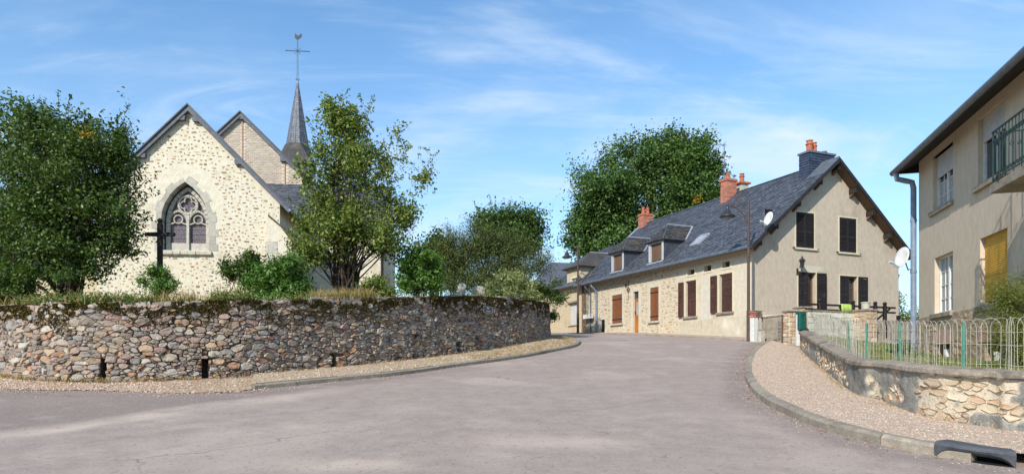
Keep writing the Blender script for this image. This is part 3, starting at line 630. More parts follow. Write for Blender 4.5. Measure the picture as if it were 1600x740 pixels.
# churchyard ground behind it
def yardz(x, y): return 2.62 + .088 * (y - 13)
RWin = offset([RW.at(t)[:2] for t in np.linspace(0, RW.L, 200)], -.35)
poly = np.concatenate([RWin, [(-45, 60), (-45, 23)]])
def inpoly(x, y):
    ins = np.zeros(len(x), bool); n = len(poly)
    for i in range(n):
        (x0, y0), (x1, y1) = poly[i], poly[(i + 1) % n]; c = ((y0 > y) != (y1 > y)) & (x < (x1 - x0) * (y - y0) / (y1 - y0 + 1e-12) + x0); ins ^= c
    return ins
o, _ = sheet('churchyard_ground', -45, 3, 12, 60, 241, 241, lambda x, y: yardz(x, y) + (vnoise(x, y, 1.5, 9) - .5) * .12, m_soil, inpoly); tag(o, kind='structure')
# ------------------------------------------------------------------ roofs of separate slates
def slates(mb, p0, ud, vd, ul, vl, nrm, w=.24, e=.155, inside=None, th=.014):
    """courses of slates from the eave p0 up vd; each slate lies on the one below"""
    ud, vd, nrm, p0 = Vector(ud).normalized(), Vector(vd).normalized(), Vector(nrm).normalized(), Vector(p0); r = 0; y = 0
    while y < vl - .02:
        x = -w * .5 * (r % 2)
        while x < ul:
            a, b = max(x, 0) + .004, min(x + w, ul) - .004
            if b - a > .03 and (inside is None or inside((a + b) / 2, y + e / 2)):
                j = random.uniform(-.006, .006); t = th * random.uniform(.7, 1.5); y0 = y + j; y1 = min(y + e + .03, vl)
                q = [p0 + ud * a + vd * y0, p0 + ud * b + vd * (y0 + random.uniform(-.004, .004)), p0 + ud * b + vd * y1, p0 + ud * a + vd * y1]
                mb.add([q[0], q[1], q[1] + nrm * (t + .012), q[0] + nrm * (t + .012), q[2] + nrm * .003, q[3] + nrm * .003], [(0, 1, 2, 3), (3, 2, 4, 5)])
            x += w
        y += e; r += 1
def louvre_leaf(root, F, a0, a1, b0, b1, m, angle=0, hinge='l', n=.03, mid=None, panel=False, step=.058):
    """a shutter leaf: rails, stiles and sloping slats; angle swings it out from the wall about its hinge side"""
    ha = a0 if hinge == 'l' else a1; c, s_ = math.cos(angle), math.sin(angle); sg = 1 if hinge == 'l' else -1
    G2 = Frame(F.p(ha, 0, n), F.a * c * sg + F.n * s_, F.b, F.n * c - F.a * s_ * sg)
    w = abs(a1 - a0); mb = MB(); st = .055; t = .035
    for x0, x1 in ((0, st), (w - st, w)): mb.pbox(G2, x0, x1, b0, b1, 0, t)
    rails = [(b0, b0 + .09), (b1 - .07, b1)]
    md = b0 + (b1 - b0) * .45
    rails.append((md - .035, md + .035))
    for y0, y1 in rails: mb.pbox(G2, st, w - st, y0, y1, .001, t - .001)
    lf = mb.build('shutter', m, root)
    sm = MB(); lo = b0 + .09
    if panel:
        k = 3; pw = (w - 2 * st) / k
        for i in range(k): sm.pbox(G2, st + i * pw + .004, st + (i + 1) * pw - .004, b0 + .09, md - .035, .006, .02)
        lo = md + .035
    y = lo + .012
    while y < b1 - .10:
        if not (md - .06 < y < md + .03) or panel:
            q = [G2.p(st, y, .030), G2.p(w - st, y, .030), G2.p(w - st, y + .045, .006), G2.p(st, y + .045, .006)]
            q2 = [p + G2.n * -.0 + G2.b * .010 for p in q]
            sm.hexa(q + q2)
        y += step
    sm.build('slat', m, lf)['kind'] = 'stuff'
    return lf
def frame_rect(mb, F, a0, a1, b0, b1, w, n0, n1, bottom=True):
    mb.pbox(F, a0, a0 + w, b0, b1, n0, n1); mb.pbox(F, a1 - w, a1, b0, b1, n0, n1); mb.pbox(F, a0 + w, a1 - w, b1 - w, b1, n0, n1)
    if bottom: mb.pbox(F, a0 + w, a1 - w, b0, b0 + w, n0, n1)
def surround(F, a0, a1, b0, b1, w, m, root, n=.018, bottom=False):
    mb = MB(); mb.pbox(F, a0 - w, a0 + .001, b0, b1 + w, -.02, n); mb.pbox(F, a1 - .001, a1 + w, b0, b1 + w, -.02, n); mb.pbox(F, a0 + .001, a1 - .001, b1 - .001, b1 + w, -.02, n)
    if bottom: mb.pbox(F, a0 - w, a1 + w, b0 - w, b0 + .001, -.02, n)
    return mb.build('surround', m, root)
def rubble_stone(F, a, b, w, h, n=.0, out=.025):
    k = 7; pts = []
    for i in range(k): t = 2 * math.pi * i / k + random.uniform(-.25, .25); r = random.uniform(.78, 1.05); c, s_ = math.cos(t), math.sin(t); pts.append((abs(c) ** .75 * math.copysign(1, c) * r * w / 2, abs(s_) ** .75 * math.copysign(1, s_) * r * h / 2))
    V = []; t_ = random.uniform(-.3, .3)
    for kk, dd in ((1, -.03), (.92, n + out * .6), (.6, n + out)):
        for x, y in pts: V.append(F.p(a + x * kk, b + y * kk, dd + t_ * y * .2))
    return V, [(r * k + i, r * k + (i + 1) % k, (r + 1) * k + (i + 1) % k, (r + 1) * k + i) for r in range(2) for i in range(k)] + [tuple(range(2 * k, 3 * k))]
# ------------------------------------------------------------------ church
def church():
    LOC = (-13.08, 27.0, 3.0); RZ = R(6)
    root = empty('church', LOC, RZ, label='cream stone village church with a pointed choir gable, traceried window and slate spire', cat='church')
    CF = Frame((0, 0, 0), (1, 0, 0), (0, 0, 1), (0, -1, 0)); px = lambda u, v, off=0: wpt(LOC, RZ, CF, u, v, off)
    za = 8.80; sl_ = 1.026; hw = 3.55; ze = za - sl_ * hw
    ca = px(289, 300)[0]; w = .93; sill = px(289, 391)[1]; ap = px(289, 284)[1]; h = 1.62; spr = ap - h
    def arch(w, h, n=9):
        Rr = (w * w + h * h) / (2 * w); am = math.atan2(h, Rr - w); r = [(w - Rr + Rr * math.cos(am * i / n), Rr * math.sin(am * i / n)) for i in range(n + 1)]
        return r + [(-x, y) for x, y in r[-2::-1]]          # from right springing over the point to the left springing
    ar = arch(w, h); op = [(ca - w, sill)] + [(ca + w, sill)] + [(ca + x, spr + y) for x, y in ar]
    wall('choir_gable', CF, [(-hw, -.6), (hw, -.6), (hw, ze), (0, za), (-hw, ze)], [op], .02, m_churchwall, root)
    # window
    win = MB().prism(CF, [(ca - w + .01, sill)] + [(ca + w - .01, sill)] + [(ca + x * .99, spr + y * .99) for x, y in ar], -.46, -.445).build('traceried_window', m_stain, root)
    tr = MB()
    def ribbon(pts, wd, n0, n1, closed=False):
        m_ = len(pts)
        for i in range(m_ if closed else m_ - 1):
            a, b = np.array(pts[i]), np.array(pts[(i + 1) % m_]); d = b - a; l = np.hypot(*d)
            if l < 1e-5: continue
            d /= l; n = np.array([-d[1], d[0]]) * wd / 2; e = d * wd * .18
            tr.prism(CF, [tuple(a - e + n), tuple(a - e - n), tuple(b + e - n), tuple(b + e + n)], n0, n1)
    wi = .70; cw = ca + .14                                                   # the lights sit to the right of the deep splay
    wi = w - .15; cw = ca + .0
    ar2 = arch(wi, h * wi / w + .06); ribbon([(cw + wi, sill)] + [(cw + x, spr + y) for x, y in ar2] + [(cw - wi, sill)], .13, -.44, -.30)
    ribbon([(cw, sill), (cw, spr + .32)], .10, -.44, -.29)
    for sgn in (-1, 1):
        c0 = cw + sgn * wi / 2; sa = arch(wi / 2 - .02, .46, 6); ribbon([(c0 + x, spr + .05 + y) for x, y in sa], .075, -.44, -.31)
        ribbon([(c0 + .17 * math.cos(t), spr + .17 + .17 * math.sin(t)) for t in np.linspace(0, 2 * math.pi, 13)[:-1]], .04, -.44, -.34, True)
        for q in (-1, 1): ribbon([(c0 + q * (wi / 2 - .03), spr - .05), (c0 + q * .16, spr + .02), (c0 + q * .12, spr + .08)], .045, -.44, -.33)
    oc = (cw, spr + .76); ribbon([(oc[0] + .37 * math.cos(t), oc[1] + .37 * math.sin(t)) for t in np.linspace(0, 2 * math.pi, 19)[:-1]], .075, -.44, -.30, True)
    for k in range(4):
        c1 = (oc[0] + .165 * math.cos(k * math.pi / 2), oc[1] + .165 * math.sin(k * math.pi / 2))
        ribbon([(c1[0] + .15 * math.cos(t), c1[1] + .15 * math.sin(t)) for t in np.linspace(k * math.pi / 2 - 1.9, k * math.pi / 2 + 1.9, 9)], .04, -.44, -.33)
    tr.build('tracery', m_trac, win)
    tr = MB()
    for sgn in (-1, 1): tr.pbox(CF, min(cw, cw + sgn * wi), max(cw, cw + sgn * wi), sill, sill + .36, -.442, -.375)
    tr.build('blank_panel', m_trac, win)
    bars = MB()
    for i in range(1, 8): bars.pbox(CF, cw - wi, cw + wi, sill + .36 + i * .19, sill + .372 + i * .19, -.445, -.42)
    for sgn in (-1, 1):
        for j in range(5):
            x = cw + sgn * (.10 + j * .13)
            for i in range(8):
                c0 = (x, sill + .45 + i * .19); n_ = 8
                for t in range(n_):
                    t0, t1 = 2 * math.pi * t / n_, 2 * math.pi * (t + 1) / n_; r0, r1 = .058, .046
                    bars.add([CF.p(c0[0] + r0 * math.cos(t0), c0[1] + r0 * math.sin(t0), -.43), CF.p(c0[0] + r0 * math.cos(t1), c0[1] + r0 * math.sin(t1), -.43), CF.p(c0[0] + r1 * math.cos(t1), c0[1] + r1 * math.sin(t1), -.43), CF.p(c0[0] + r1 * math.cos(t0), c0[1] + r1 * math.sin(t0), -.43)], [(0, 1, 2, 3)])
    tag(bars.build('lead_came', mat('lead_came', S(176, 168, 166, .7), rough=.6), win), kind='stuff')
    # reveal and ring of grey stones, each one its own
    outer = [(ca + w, sill)] + [(ca + w, sill + (spr - sill) * i / 4) for i in range(1, 4)] + [(ca + x, spr + y) for x, y in arch(w, h, 5)] + [(ca - w, sill + (spr - sill) * i / 4) for i in (3, 2, 1)] + [(ca - w, sill)]
    N_ = len(outer); rev = MB(); ctr = np.array([ca, spr + .1])
    for i in range(N_ - 1):
        a, b = np.array(outer[i]), np.array(outer[i + 1]); d = b - a; l = np.hypot(*d); d /= l; nn = np.array([d[1], -d[0]])
        if nn @ ((a + b) / 2 - ctr) < 0: nn = -nn
        g = d * .008; a2, b2 = a + g, b - g
        MB().prism(CF, [tuple(a2 - nn * .003), tuple(b2 - nn * .003), tuple(b2 - nn * .003 + nn * .02), tuple(a2 - nn * .003 + nn * .02)], -.44, .012).build('reveal_stone', m_vouss, root)
        L_ = (.34, .22)[i % 2] * random.uniform(.9, 1.15) * (.8 if 4 < i < N_ - 6 else 1); sp_ = 1.0 + (.16 if 3 < i < N_ - 5 else 0)
        m0 = (a + b) / 2; oa, ob = m0 + (a2 - m0) * sp_ + nn * L_, m0 + (b2 - m0) * sp_ + nn * L_
        MB().prism(CF, [tuple(a2 + nn * .019), tuple(b2 + nn * .019), tuple(ob), tuple(oa)], -.02, .014).build('arch_stone', m_vouss, root, bevel=.006)
    # sill: rough projecting ledge
    mb = MB(); a0, a1 = ca - w - .12, ca + w + .12
    for i in range(7):
        x0 = a0 + (a1 - a0) * i / 7; x1 = a0 + (a1 - a0) * (i + 1) / 7; j = random.uniform(-.03, .03)
        mb.hexa([CF.p(x0, sill - .26 - j, .0), CF.p(x1, sill - .24 + j, .0), CF.p(x1, sill - .17, .13 + j), CF.p(x0, sill - .17, .12), CF.p(x0, sill, -.05), CF.p(x1, sill, -.05), CF.p(x1, sill - .06, .12 + j), CF.p(x0, sill - .06, .12)])
    mb.pbox(CF, ca - w, ca + w, sill - .05, sill + .004, -.64, -.05)
    mb.build('window_ledge', m_trac, root)
    # rubble showing through the limewash
    pts = []; tries = 0; R2 = random.Random(4)
    while len(pts) < 1050 and tries < 26000:
        tries += 1; a = R2.uniform(-hw + .05, hw - .05); b = R2.uniform(.1, za - .2)
        if vnoise(np.array([a + 9]), np.array([b + 2]), 1.1, 33, 3)[0] < .22 + .28 * R2.random(): continue
        if b > za - .25 - sl_ * abs(a): continue
        if abs(a - ca) < w + .42 and sill - .3 < b < spr + .9: continue
        if np.hypot(a - ca, (b - spr - .5) * .8) < 1.5 and b > sill - .3: continue
        ww, hh = R2.uniform(.06, .15) + R2.random() ** 3 * .18, R2.uniform(.04, .08) + R2.random() ** 3 * .06
        if R2.random() < .35: ww *= .6
        if any(abs(a - p[0]) < (ww + p[2]) / 2 + .03 and abs(b - p[1]) < (hh + p[3]) / 2 + .035 for p in pts): continue
        pts.append((a, b, ww, hh))
    pts.sort(key=lambda p: -p[2] * p[3]); st = MB()
    for i, (a, b, ww, hh) in enumerate(pts):
        r = rubble_stone(CF, a, b, ww, hh, 0, .012)
        if i < 240: MB().add(*r).build('rubble_stone', m_rubble, root)
        else: st.add(*r)
    tag(st.build('small_rubble', m_rubble, root), kind='stuff')
    # corner quoins and buttress on the right
    for i in range(9):
        z = -.3 + i * .42; l = (.42, .26)[i % 2]
        MB().pbox(CF, hw - l, hw + .012, z + .006, z + .41, -.3, .014).build('quoin', m_vouss, root, bevel=.01)
    b0, b1 = px(416, 400, .28)[0], 4.75; q0, q1, q2 = px(420, 338, .28), px(438, 354, .28), px(456, 378, .28); b1 = q2[0]
    MB().prism(CF, [(b0, -.6), (b1, -.6), q2, q1, q0, (b0, q0[1])], -.75, .28).build('buttress', m_churchwall, root)
    MB().prism(CF, [(q0[0] - .03, q0[1] + .10), (q1[0], q1[1] + .09), (q2[0] + .12, q2[1] + .06), (q2[0] + .12, q2[1] - .10), (q1[0], q1[1] + .0), (q0[0] - .03, q0[1])], -.8, .31).build('buttress_cap', mat('mossy_cap', S(120, 106, 86, .8), S(92, 82, 68, .8), 9, .95, .8, 20), root)
    for z0, z1 in ((.2, .75), (.8, 1.3), (1.35, 1.9), (1.95, 2.4), (2.45, 2.95), (3.0, 3.5)): MB().pbox(CF, b0 - .01, b0 + random.uniform(.3, .5), z0, z1, .24, .295).build('buttress_quoin', m_trac, root, bevel=.01)
    # rake boards and purlin ends
    for sg in (-1, 1):
        L_ = 3.95; p = [(0, za + .16), (sg * L_, za + .16 - sl_ * L_), (sg * L_, za + .16 - sl_ * L_ - .22), (0, za + .16 - .25)]
        MB().prism(CF, p, .14, .20).build('bargeboard', m_board, root)
        MB().prism(CF, [(0, za + .21), (sg * 4.0, za + .21 - sl_ * 4.0), (sg * 4.0, za + .14 - sl_ * 4.0), (0, za + .14)], -7.0, .26).build('choir_roof', m_slate2, root)
    for a in (-1.8, -.28, .32, 1.95):
        b = za - .12 - sl_ * abs(a); MB().prism(CF, [(a - .14, b - .05), (a + .14, b - .05 - 0), (a + .16, b + .12), (a - .16, b + .12)], 0, .17).build('purlin_end', m_board, root)
    MB().tube([CF.p(3.98, ze - .33, .2), CF.p(3.98, ze - .33, -6.5)], .07, 8).build('choir_gutter', m_lead, root)
    for q in (hw, -hw): MB().add([(q, 0, -.6), (q, 7, -.6), (q, 7, ze), (q, 0, ze)], [(0, 1, 2, 3)]).build('choir_side_wall', m_churchwall, root)
    # nave, taller, with a brick-built gable
    D = 7.0; NF = Frame((0, D, 0), (1, 0, 0), (0, 0, 1), (0, -1, 0)); pn = lambda u, v: wpt(LOC, RZ, NF, u, v)
    ac, zn = pn(377, 181); nw = 5.2; sn = .985
    nw_ = wall('nave_gable', NF, [(ac - nw, -.6), (ac + nw, -.6), (ac + nw, zn - sn * nw), (ac, zn), (ac - nw, zn - sn * nw)], [], 0, mat('pale_brick_mortar', S(232, 218, 194, .85), S(222, 206, 180, .85), 6, .95), root)
    bk = MB(); z = 3.3; r = 0
    while z < zn - .1:
        x = -nw - .11 * (r % 2)
        while x < nw:
            if z > zn - sn * nw - 1.5 and abs(x + .1) < (zn - z - .16) / sn and not abs(x + .1 - .05) < .06 and not abs(x + .1 - 2.15) < .06 and x > -.9 - (zn - z):
                bk.add([NF.p(ac + x + .008, z, .012 + random.uniform(0, .006)), NF.p(ac + x + .20, z, .012), NF.p(ac + x + .20, z + .062, .012), NF.p(ac + x + .008, z + .062, .012)], [(0, 1, 2, 3)])
            x += .215
        z += .088; r += 1
    tag(bk.build('gable_brick', mat('pale_brick', S(214, 190, 164, .8), S(198, 176, 150, .8), 8, .9, rnd=[S(208, 192, 172, .82), S(194, 176, 158, .82), S(216, 204, 184, .82), S(200, 184, 166, .82), S(184, 166, 150, .82)]), root), kind='stuff')
    for a in (.05, 2.15): MB().pbox(NF, ac + a - .03, ac + a + .03, 3.5, zn - .2 - sn * abs(a), 0, .045).build('gable_rib', m_pink, root)
    for sg in (-1, 1):
        MB().prism(NF, [(ac, zn + .14), (ac + sg * (nw + .3), zn + .14 - sn * (nw + .3)), (ac + sg * (nw + .3), zn - .08 - sn * (nw + .3)), (ac, zn - .10)], .14, .19).build('bargeboard', m_board, root)
        MB().prism(NF, [(ac, zn + .20), (ac + sg * (nw + .35), zn + .20 - sn * (nw + .35)), (ac + sg * (nw + .35), zn + .12 - sn * (nw + .35)), (ac, zn + .12)], -20, .25).build('nave_roof', m_slate2, root)
        MB().add([NF.p(ac + sg * nw, -.6, 0), NF.p(ac + sg * nw, -.6, -20), NF.p(ac + sg * nw, zn - sn * nw, -20), NF.p(ac + sg * nw, zn - sn * nw, 0)], [(0, 1, 2, 3)]).build('nave_wall', m_churchwall, root)
    for a in (0, 2.1): MB().pbox(NF, ac + a - .14, ac + a + .14, zn - .22 - sn * abs(a), zn - .02 - sn * abs(a), 0, .16).build('purlin_end', m_board, root)
    # side chapel whose roof falls towards the street
    y0, y1 = 4.5, 7.05; zt_, zb_ = 7.75, 5.2; x0, x1 = hw + .3, 7.4
    ch = MB(); ch.add([(hw, y0, -.6), (x1, y0, -.6), (x1, y0, zb_), (hw, y0, zb_), (x1, 12, -.6), (x1, 12, zb_), (x1, y1, zt_)], [(0, 1, 2, 3), (1, 4, 5, 6, 2)]); ch.build('chapel_wall', m_churchwall, root)
    vd = Vector((0, y1 - y0 + .25, zt_ - zb_ + .2)); sm = MB(); slates(sm, (.4, y0 - .25, zb_ - .2), (1, 0, 0), vd, x1 - .2, vd.length, (0, -1, 1), .26, .16)
    tag(sm.build('chapel_slate', m_slate, root), kind='stuff')
    MB().hexa([(hw, y0 - .25, zb_ - .25), (x1 + .2, y0 - .25, zb_ - .25), (x1 + .2, y1, zt_ - .06), (hw, y1, zt_ - .06), (hw, y0 - .25, zb_ - .2), (x1 + .2, y0 - .25, zb_ - .2), (x1 + .2, y1, zt_ - .005), (hw, y1, zt_ - .005)]).build('chapel_roof', m_slate2, root)
    MB().tube([(hw, y0 - .32, zb_ - .27), (x1 + .2, y0 - .32, zb_ - .27)], .075, 8).build('chapel_gutter', m_zinc, root)
    MB().tube([(x1 - .1, y0 - .12, zb_ - .27), (x1 - .1, y0 - .1, -.5)], .06, 8).build('chapel_downpipe', m_dark, root)
    # turret and spire
    sx, sy = ac + 0.0, D + 13.2
    def wp(u, v):
        M = Matrix.Translation(Vector(LOC)) @ Matrix.Rotation(RZ, 4, 'Z'); Y = (M @ Vector((sx, sy, 0))).y
        return (M.inverted() @ at(u, v, Y))
    k = wp(465, 232); sx = k.x; b0z = wp(465, 262).z; b1z = wp(465, 228).z; topz = wp(465, 128).z; m1 = wp(492, 254).x - sx; m0 = wp(482.5, 232).x - sx
    tw = m1 * .82
    MB().box(sx - tw, sx + tw, sy - tw, sy + tw, b0z - 3.5, b0z + .12).build('belfry', m_slate2, root)
    def octp(r, z): return [(sx + r * math.cos(math.pi / 8 + math.pi / 4 * i), sy + r * math.sin(math.pi / 8 + math.pi / 4 * i), z) for i in range(8)]
    sq = [(sx + a * m1, sy + b * m1, b0z) for a, b in ((1, 1), (-1, 1), (-1, -1), (1, -1))]
    mb = MB()
    oc_ = octp(m0 * 1.08, b1z); sqa = [sq[0], sq[0], sq[1], sq[1], sq[2], sq[2], sq[3], sq[3]]
    for i in range(8):
        a, b = oc_[i], oc_[(i + 1) % 8]; ca_, cb = sqa[(i) % 8], sqa[(i + 1) % 8]
        mb.add([a, b, cb] if ca_ == cb else [a, b, cb, ca_], [(0, 1, 2)] if ca_ == cb else [(0, 1, 2, 3)])
    mb.build('spire_skirt', m_slateold, root)
    spm = MB(); n = 26
    for r in range(n):
        t0, t1 = r / n, (r + 1.15) / n; ra, rb = m0 * (1 - t0 * .93), m0 * (1 - min(t1, 1) * .93); z0, z1 = b1z + (topz - b1z) * t0, b1z + (topz - b1z) * min(t1, 1)
        A, B = octp(ra * 1.02 + .006, z0), octp(rb, z1)
        for i in range(8):
            kx = max(1, int(4 * (1 - t0)) + 1)
            for j in range(kx):
                l = lambda P, q: tuple(P[i][c] * (1 - q) + P[(i + 1) % 8][c] * q for c in range(3))
                spm.add([l(A, j / kx + .01), l(A, (j + 1) / kx - .01), l(B, (j + 1) / kx - .01), l(B, j / kx + .01)], [(0, 1, 2, 3)])
    tag(spm.build('spire_slate', mat('spire_slate', S(122, 125, 132, .8), S(94, 97, 104, .8), 8, .5, rnd=.28, spec=.5), root), kind='stuff')
    MB().lathe((sx, sy, 0), [(m0 * .96, b1z), (m0 * .06, topz)], 8).build('spire', m_slate2, root)
    MB().lathe((sx, sy, topz), [(.06, -.5), (.075, .0), (.02, .12)], 8).build('spire_tip', m_lead, root)
    ct = wp(463, 66).z; ch_ = wp(463, 80).z; aw = (wp(481, 80).x - wp(463, 80).x); cr = MB()
    for dx in (-.045, .045): cr.tube([(sx + dx, sy, topz), (sx + dx * .6, sy, ct)], .013, 5)
    for dz in (-.035, .035): cr.tube([(sx - aw, sy, ch_ + dz * .5), (sx - .06, sy, ch_ + dz), (sx + .06, sy, ch_ + dz), (sx + aw, sy, ch_ + dz * .5)], .013, 5)
    for z in np.linspace(topz + .2, ct - .1, 7): cr.tube([(sx - .04, sy, z), (sx + .04, sy, z)], .01, 5)
    for a in range(4): t = math.pi / 4 + a * math.pi / 2; cr.tube([(sx, sy, ch_), (sx + .30 * math.cos(t), sy, ch_ + .30 * math.sin(t))], .012, 5)
    for dx in (-aw, aw): cr.lathe((sx + dx, sy, ch_ - .03), [(.01, 0), (.04, .03), (.01, .06)], 6)
    for a in range(6): t = a * math.pi / 3; cr.tube([(sx, sy, topz + .05), (sx + .16 * math.cos(t), sy + .16 * math.sin(t), topz + .2)], .012, 5)
    co = cr.build('spire_cross', m_iron, root)
    cock = [(-.18, .06), (-.13, .10), (-.15, .20), (-.10, .26), (-.05, .17), (.04, .13), (.12, .17), (.18, .28), (.24, .20), (.20, .05), (.08, -.02), (.02, -.10), (.0, -.18), (-.03, -.10), (-.10, -.03)]
    K = Frame((sx, sy, ct + .28), (1, 0, 0), (0, 0, 1), (0, -1, 0)); mb = MB().prism(K, [(a * 1.25, b * 1.25) for a, b in cock], -.03, .03); mb.tube([(sx, sy, ct), (sx, sy, ct + .2)], .012, 5); mb.build('weathercock', m_iron, co)
church()
def outbuilding():
    root = empty('outbuilding', (-26.0, 33.0, 3.6), R(4), label='low beige building half hidden behind the trees at the far left', cat='building'); F = Frame((0, 0, 0), (1, 0, 0), (0, 0, 1), (0, -1, 0))
    wall('front_wall', F, rect(-6, 5.4, -.6, 2.9), [rect(-1.2, -.2, 1, 2.1)], .15, m_far, root); MB().pbox(F, -1.2, -.2, 1, 2.1, -.14, -.12).build('window', m_glass, root)
    MB().add([(5.4, 0, -.6), (5.4, 5, -.6), (5.4, 5, 2.9), (5.4, 2.5, 4.4), (5.4, 0, 2.9)], [(0, 1, 2, 3, 4)]).build('side_wall', m_far, root)
    for y0, y1 in ((-.3, 2.5), (5.3, 2.5)): MB().hexa([(-6, y0, 2.72), (5.6, y0, 2.72), (5.6, y1, 4.4), (-6, y1, 4.4), (-6, y0, 2.8), (5.6, y0, 2.8), (5.6, y1, 4.48), (-6, y1, 4.48)]).build('roof', m_slate2, root)
outbuilding()
# wooden cross in the churchyard
def cross():
    Y = 18.2; b = at(250, 452, Y); top = at(250, 346, Y).z; am = at(250, 366, Y).z; root = empty('wayside_cross', (b.x, Y, yardz(0, Y)), label='dark wooden cross standing before the church gable in a leafy bush', cat='cross')
    z0 = root.location.z; mb = MB().box(-.06, .06, -.06, .06, 0, top - z0 - .05)
    mb.build('post', m_wcross, root, bevel=.015); MB().lathe((0, 0, top - z0 - .05), [(.06, 0), (.045, .02), (.075, .05), (.07, .10), (.02, .14)], 8).build('finial', m_wcross, root)
    for sg in (-1, 1):
        MB().hexa([(sg * .072, -.05, am - z0 - .055), (sg * .36, -.05, am - z0 - .045), (sg * .36, .05, am - z0 - .045), (sg * .072, .05, am - z0 - .055), (sg * .072, -.05, am - z0 + .055), (sg * .36, -.05, am - z0 + .045), (sg * .36, .05, am - z0 + .045), (sg * .072, .05, am - z0 + .055)]).build('arm', m_wcross, root)
        MB().tube([(sg * .355, 0, am - z0), (sg * .38, 0, am - z0), (sg * .40, 0, am - z0), (sg * .425, 0, am - z0)], [.04, .06, .055, .015], 8).build('arm_finial', m_wcross, root)
cross()
for (u0, u1, v0, Y, lb) in ((716, 727, 443, 24.5, 'narrow pale headstone half hidden between the bushes on the wall'), (738, 757, 447, 23.6, 'broad white headstone above the wall left of the variegated shrub')):
    a, b = at(u0, v0, Y), at(u1, v0, Y); root = empty('gravestone', ((a.x + b.x) / 2, Y, yardz(0, Y)), R(8), label=lb, cat='gravestone'); w = (b.x - a.x) / 2; h = a.z - root.location.z
    F = Frame((0, 0, 0), (1, 0, 0), (0, 0, 1), (0, -1, 0)); MB().prism(F, [(-w, .1), (w, .1), (w, h - .08), (w * .6, h), (-w * .6, h - .01), (-w, h - .07)], -.1, .06).build('headstone', m_trac, root, bevel=.01); MB().box(-w - .1, w + .1, -.15, .2, -.1, .13).build('plinth', m_dress, root)
# street name plate on the wall
def nameplate():
    t = RW.find_u(760); p = RW.at(t); n = RW.nrm(t); z = at(760, 483.5, p[1]).z; ang = math.atan2(n[1], n[0]) + math.pi / 2
    bt = .05 * (z - H(p[1])); c = (p[0] + n[0] * (.13 - bt), p[1] + n[1] * (.13 - bt), z); root = empty('street_name_plate', c, ang, label='small dark blue enamel street name plate reading RUE on the stone wall', cat='sign')
    w, h = .235, .105; F = Frame((0, 0, 0), (1, 0, 0), (0, 0, 1), (0, -1, 0))
    MB().pbox(F, -w, w, -h, h, -.012, 0).build('plate', m_blue, root); mb = MB(); frame_rect(mb, F, -w + .006, w - .006, -h + .006, h - .006, .007, -.002, .003); mb.build('border', m_white, root)
    for txt, sz, zz in (('RUE', .075, .022), ("DE L'ÉGLISE", .052, -.066)):
        cu = bpy.data.curves.new('t', 'FONT'); cu.body = txt; cu.size = sz; cu.align_x = 'CENTER'; cu.extrude = .0012; cu.offset = .0; ob = bpy.data.objects.new('t', cu); COL.objects.link(ob)
        me = bpy.data.meshes.new_from_object(ob.evaluated_get(bpy.context.evaluated_depsgraph_get())); bpy.data.objects.remove(ob); me.materials.clear(); me.materials.append(m_white)
        o = link(bpy.data.objects.new('lettering', me), root); o.rotation_euler = (R(90), 0, 0); o.location = (0, -.003, zz)
    for a in (-1, 1): MB().pbox(F, a * .15 - .01, a * .15 + .01, -.02, .02, -.14, -.011).build('bracket', m_iron, root)
nameplate()
# ------------------------------------------------------------------ long house
HL = (9.4, 26.0, 2.4); HR = math.atan2(.3843, .9232)
def pot(root, x, y, z, r, h, flare=True):
    MB().lathe((x, y, z), [(r * 1.1, 0), (r * 1.15, .06), (r * .9, .08), (r * .85, h * .62), (r * 1.05, h * .66), (r * 1.1, h * .72), (r * .8, h * .78), (r * .8, h * .93), (r * 1.0, h)], 12).build('chimney_pot', m_terra, root)
def brick_stack(root, x0, x1, y0, y1, z0, z1, name='chimney'):
    ch = MB().box(x0, x1, y0, y1, z0, z1).build(name, m_mortar, root); bk = MB(); r = 0; z = z0
    while z < z1 - .05:
        for (F, L_) in ((Frame((x0, y0, 0), (1, 0, 0), (0, 0, 1), (0, -1, 0)), x1 - x0), (Frame((x0, y0, 0), (0, 1, 0), (0, 0, 1), (-1, 0, 0)), y1 - y0)):
            x = -.11 * (r % 2)
            while x < L_: a, b = max(x, 0) + .004, min(x + .215, L_); bk.pbox(F, a, b, z + .006, z + .068, -.01, .008) if b - a > .03 else None; x += .225
        z += .075; r += 1
    tag(bk.build('brick', m_brick, ch), kind='stuff')
    mb = MB().box(x0 - .05, x1 + .05, y0 - .05, y1 + .05, z1, z1 + .07); mb.box(x0 - .02, x1 + .02, y0 - .02, y1 + .02, z1 + .07, z1 + .12); mb.build('chimney_cap', m_terra, ch)
    return ch
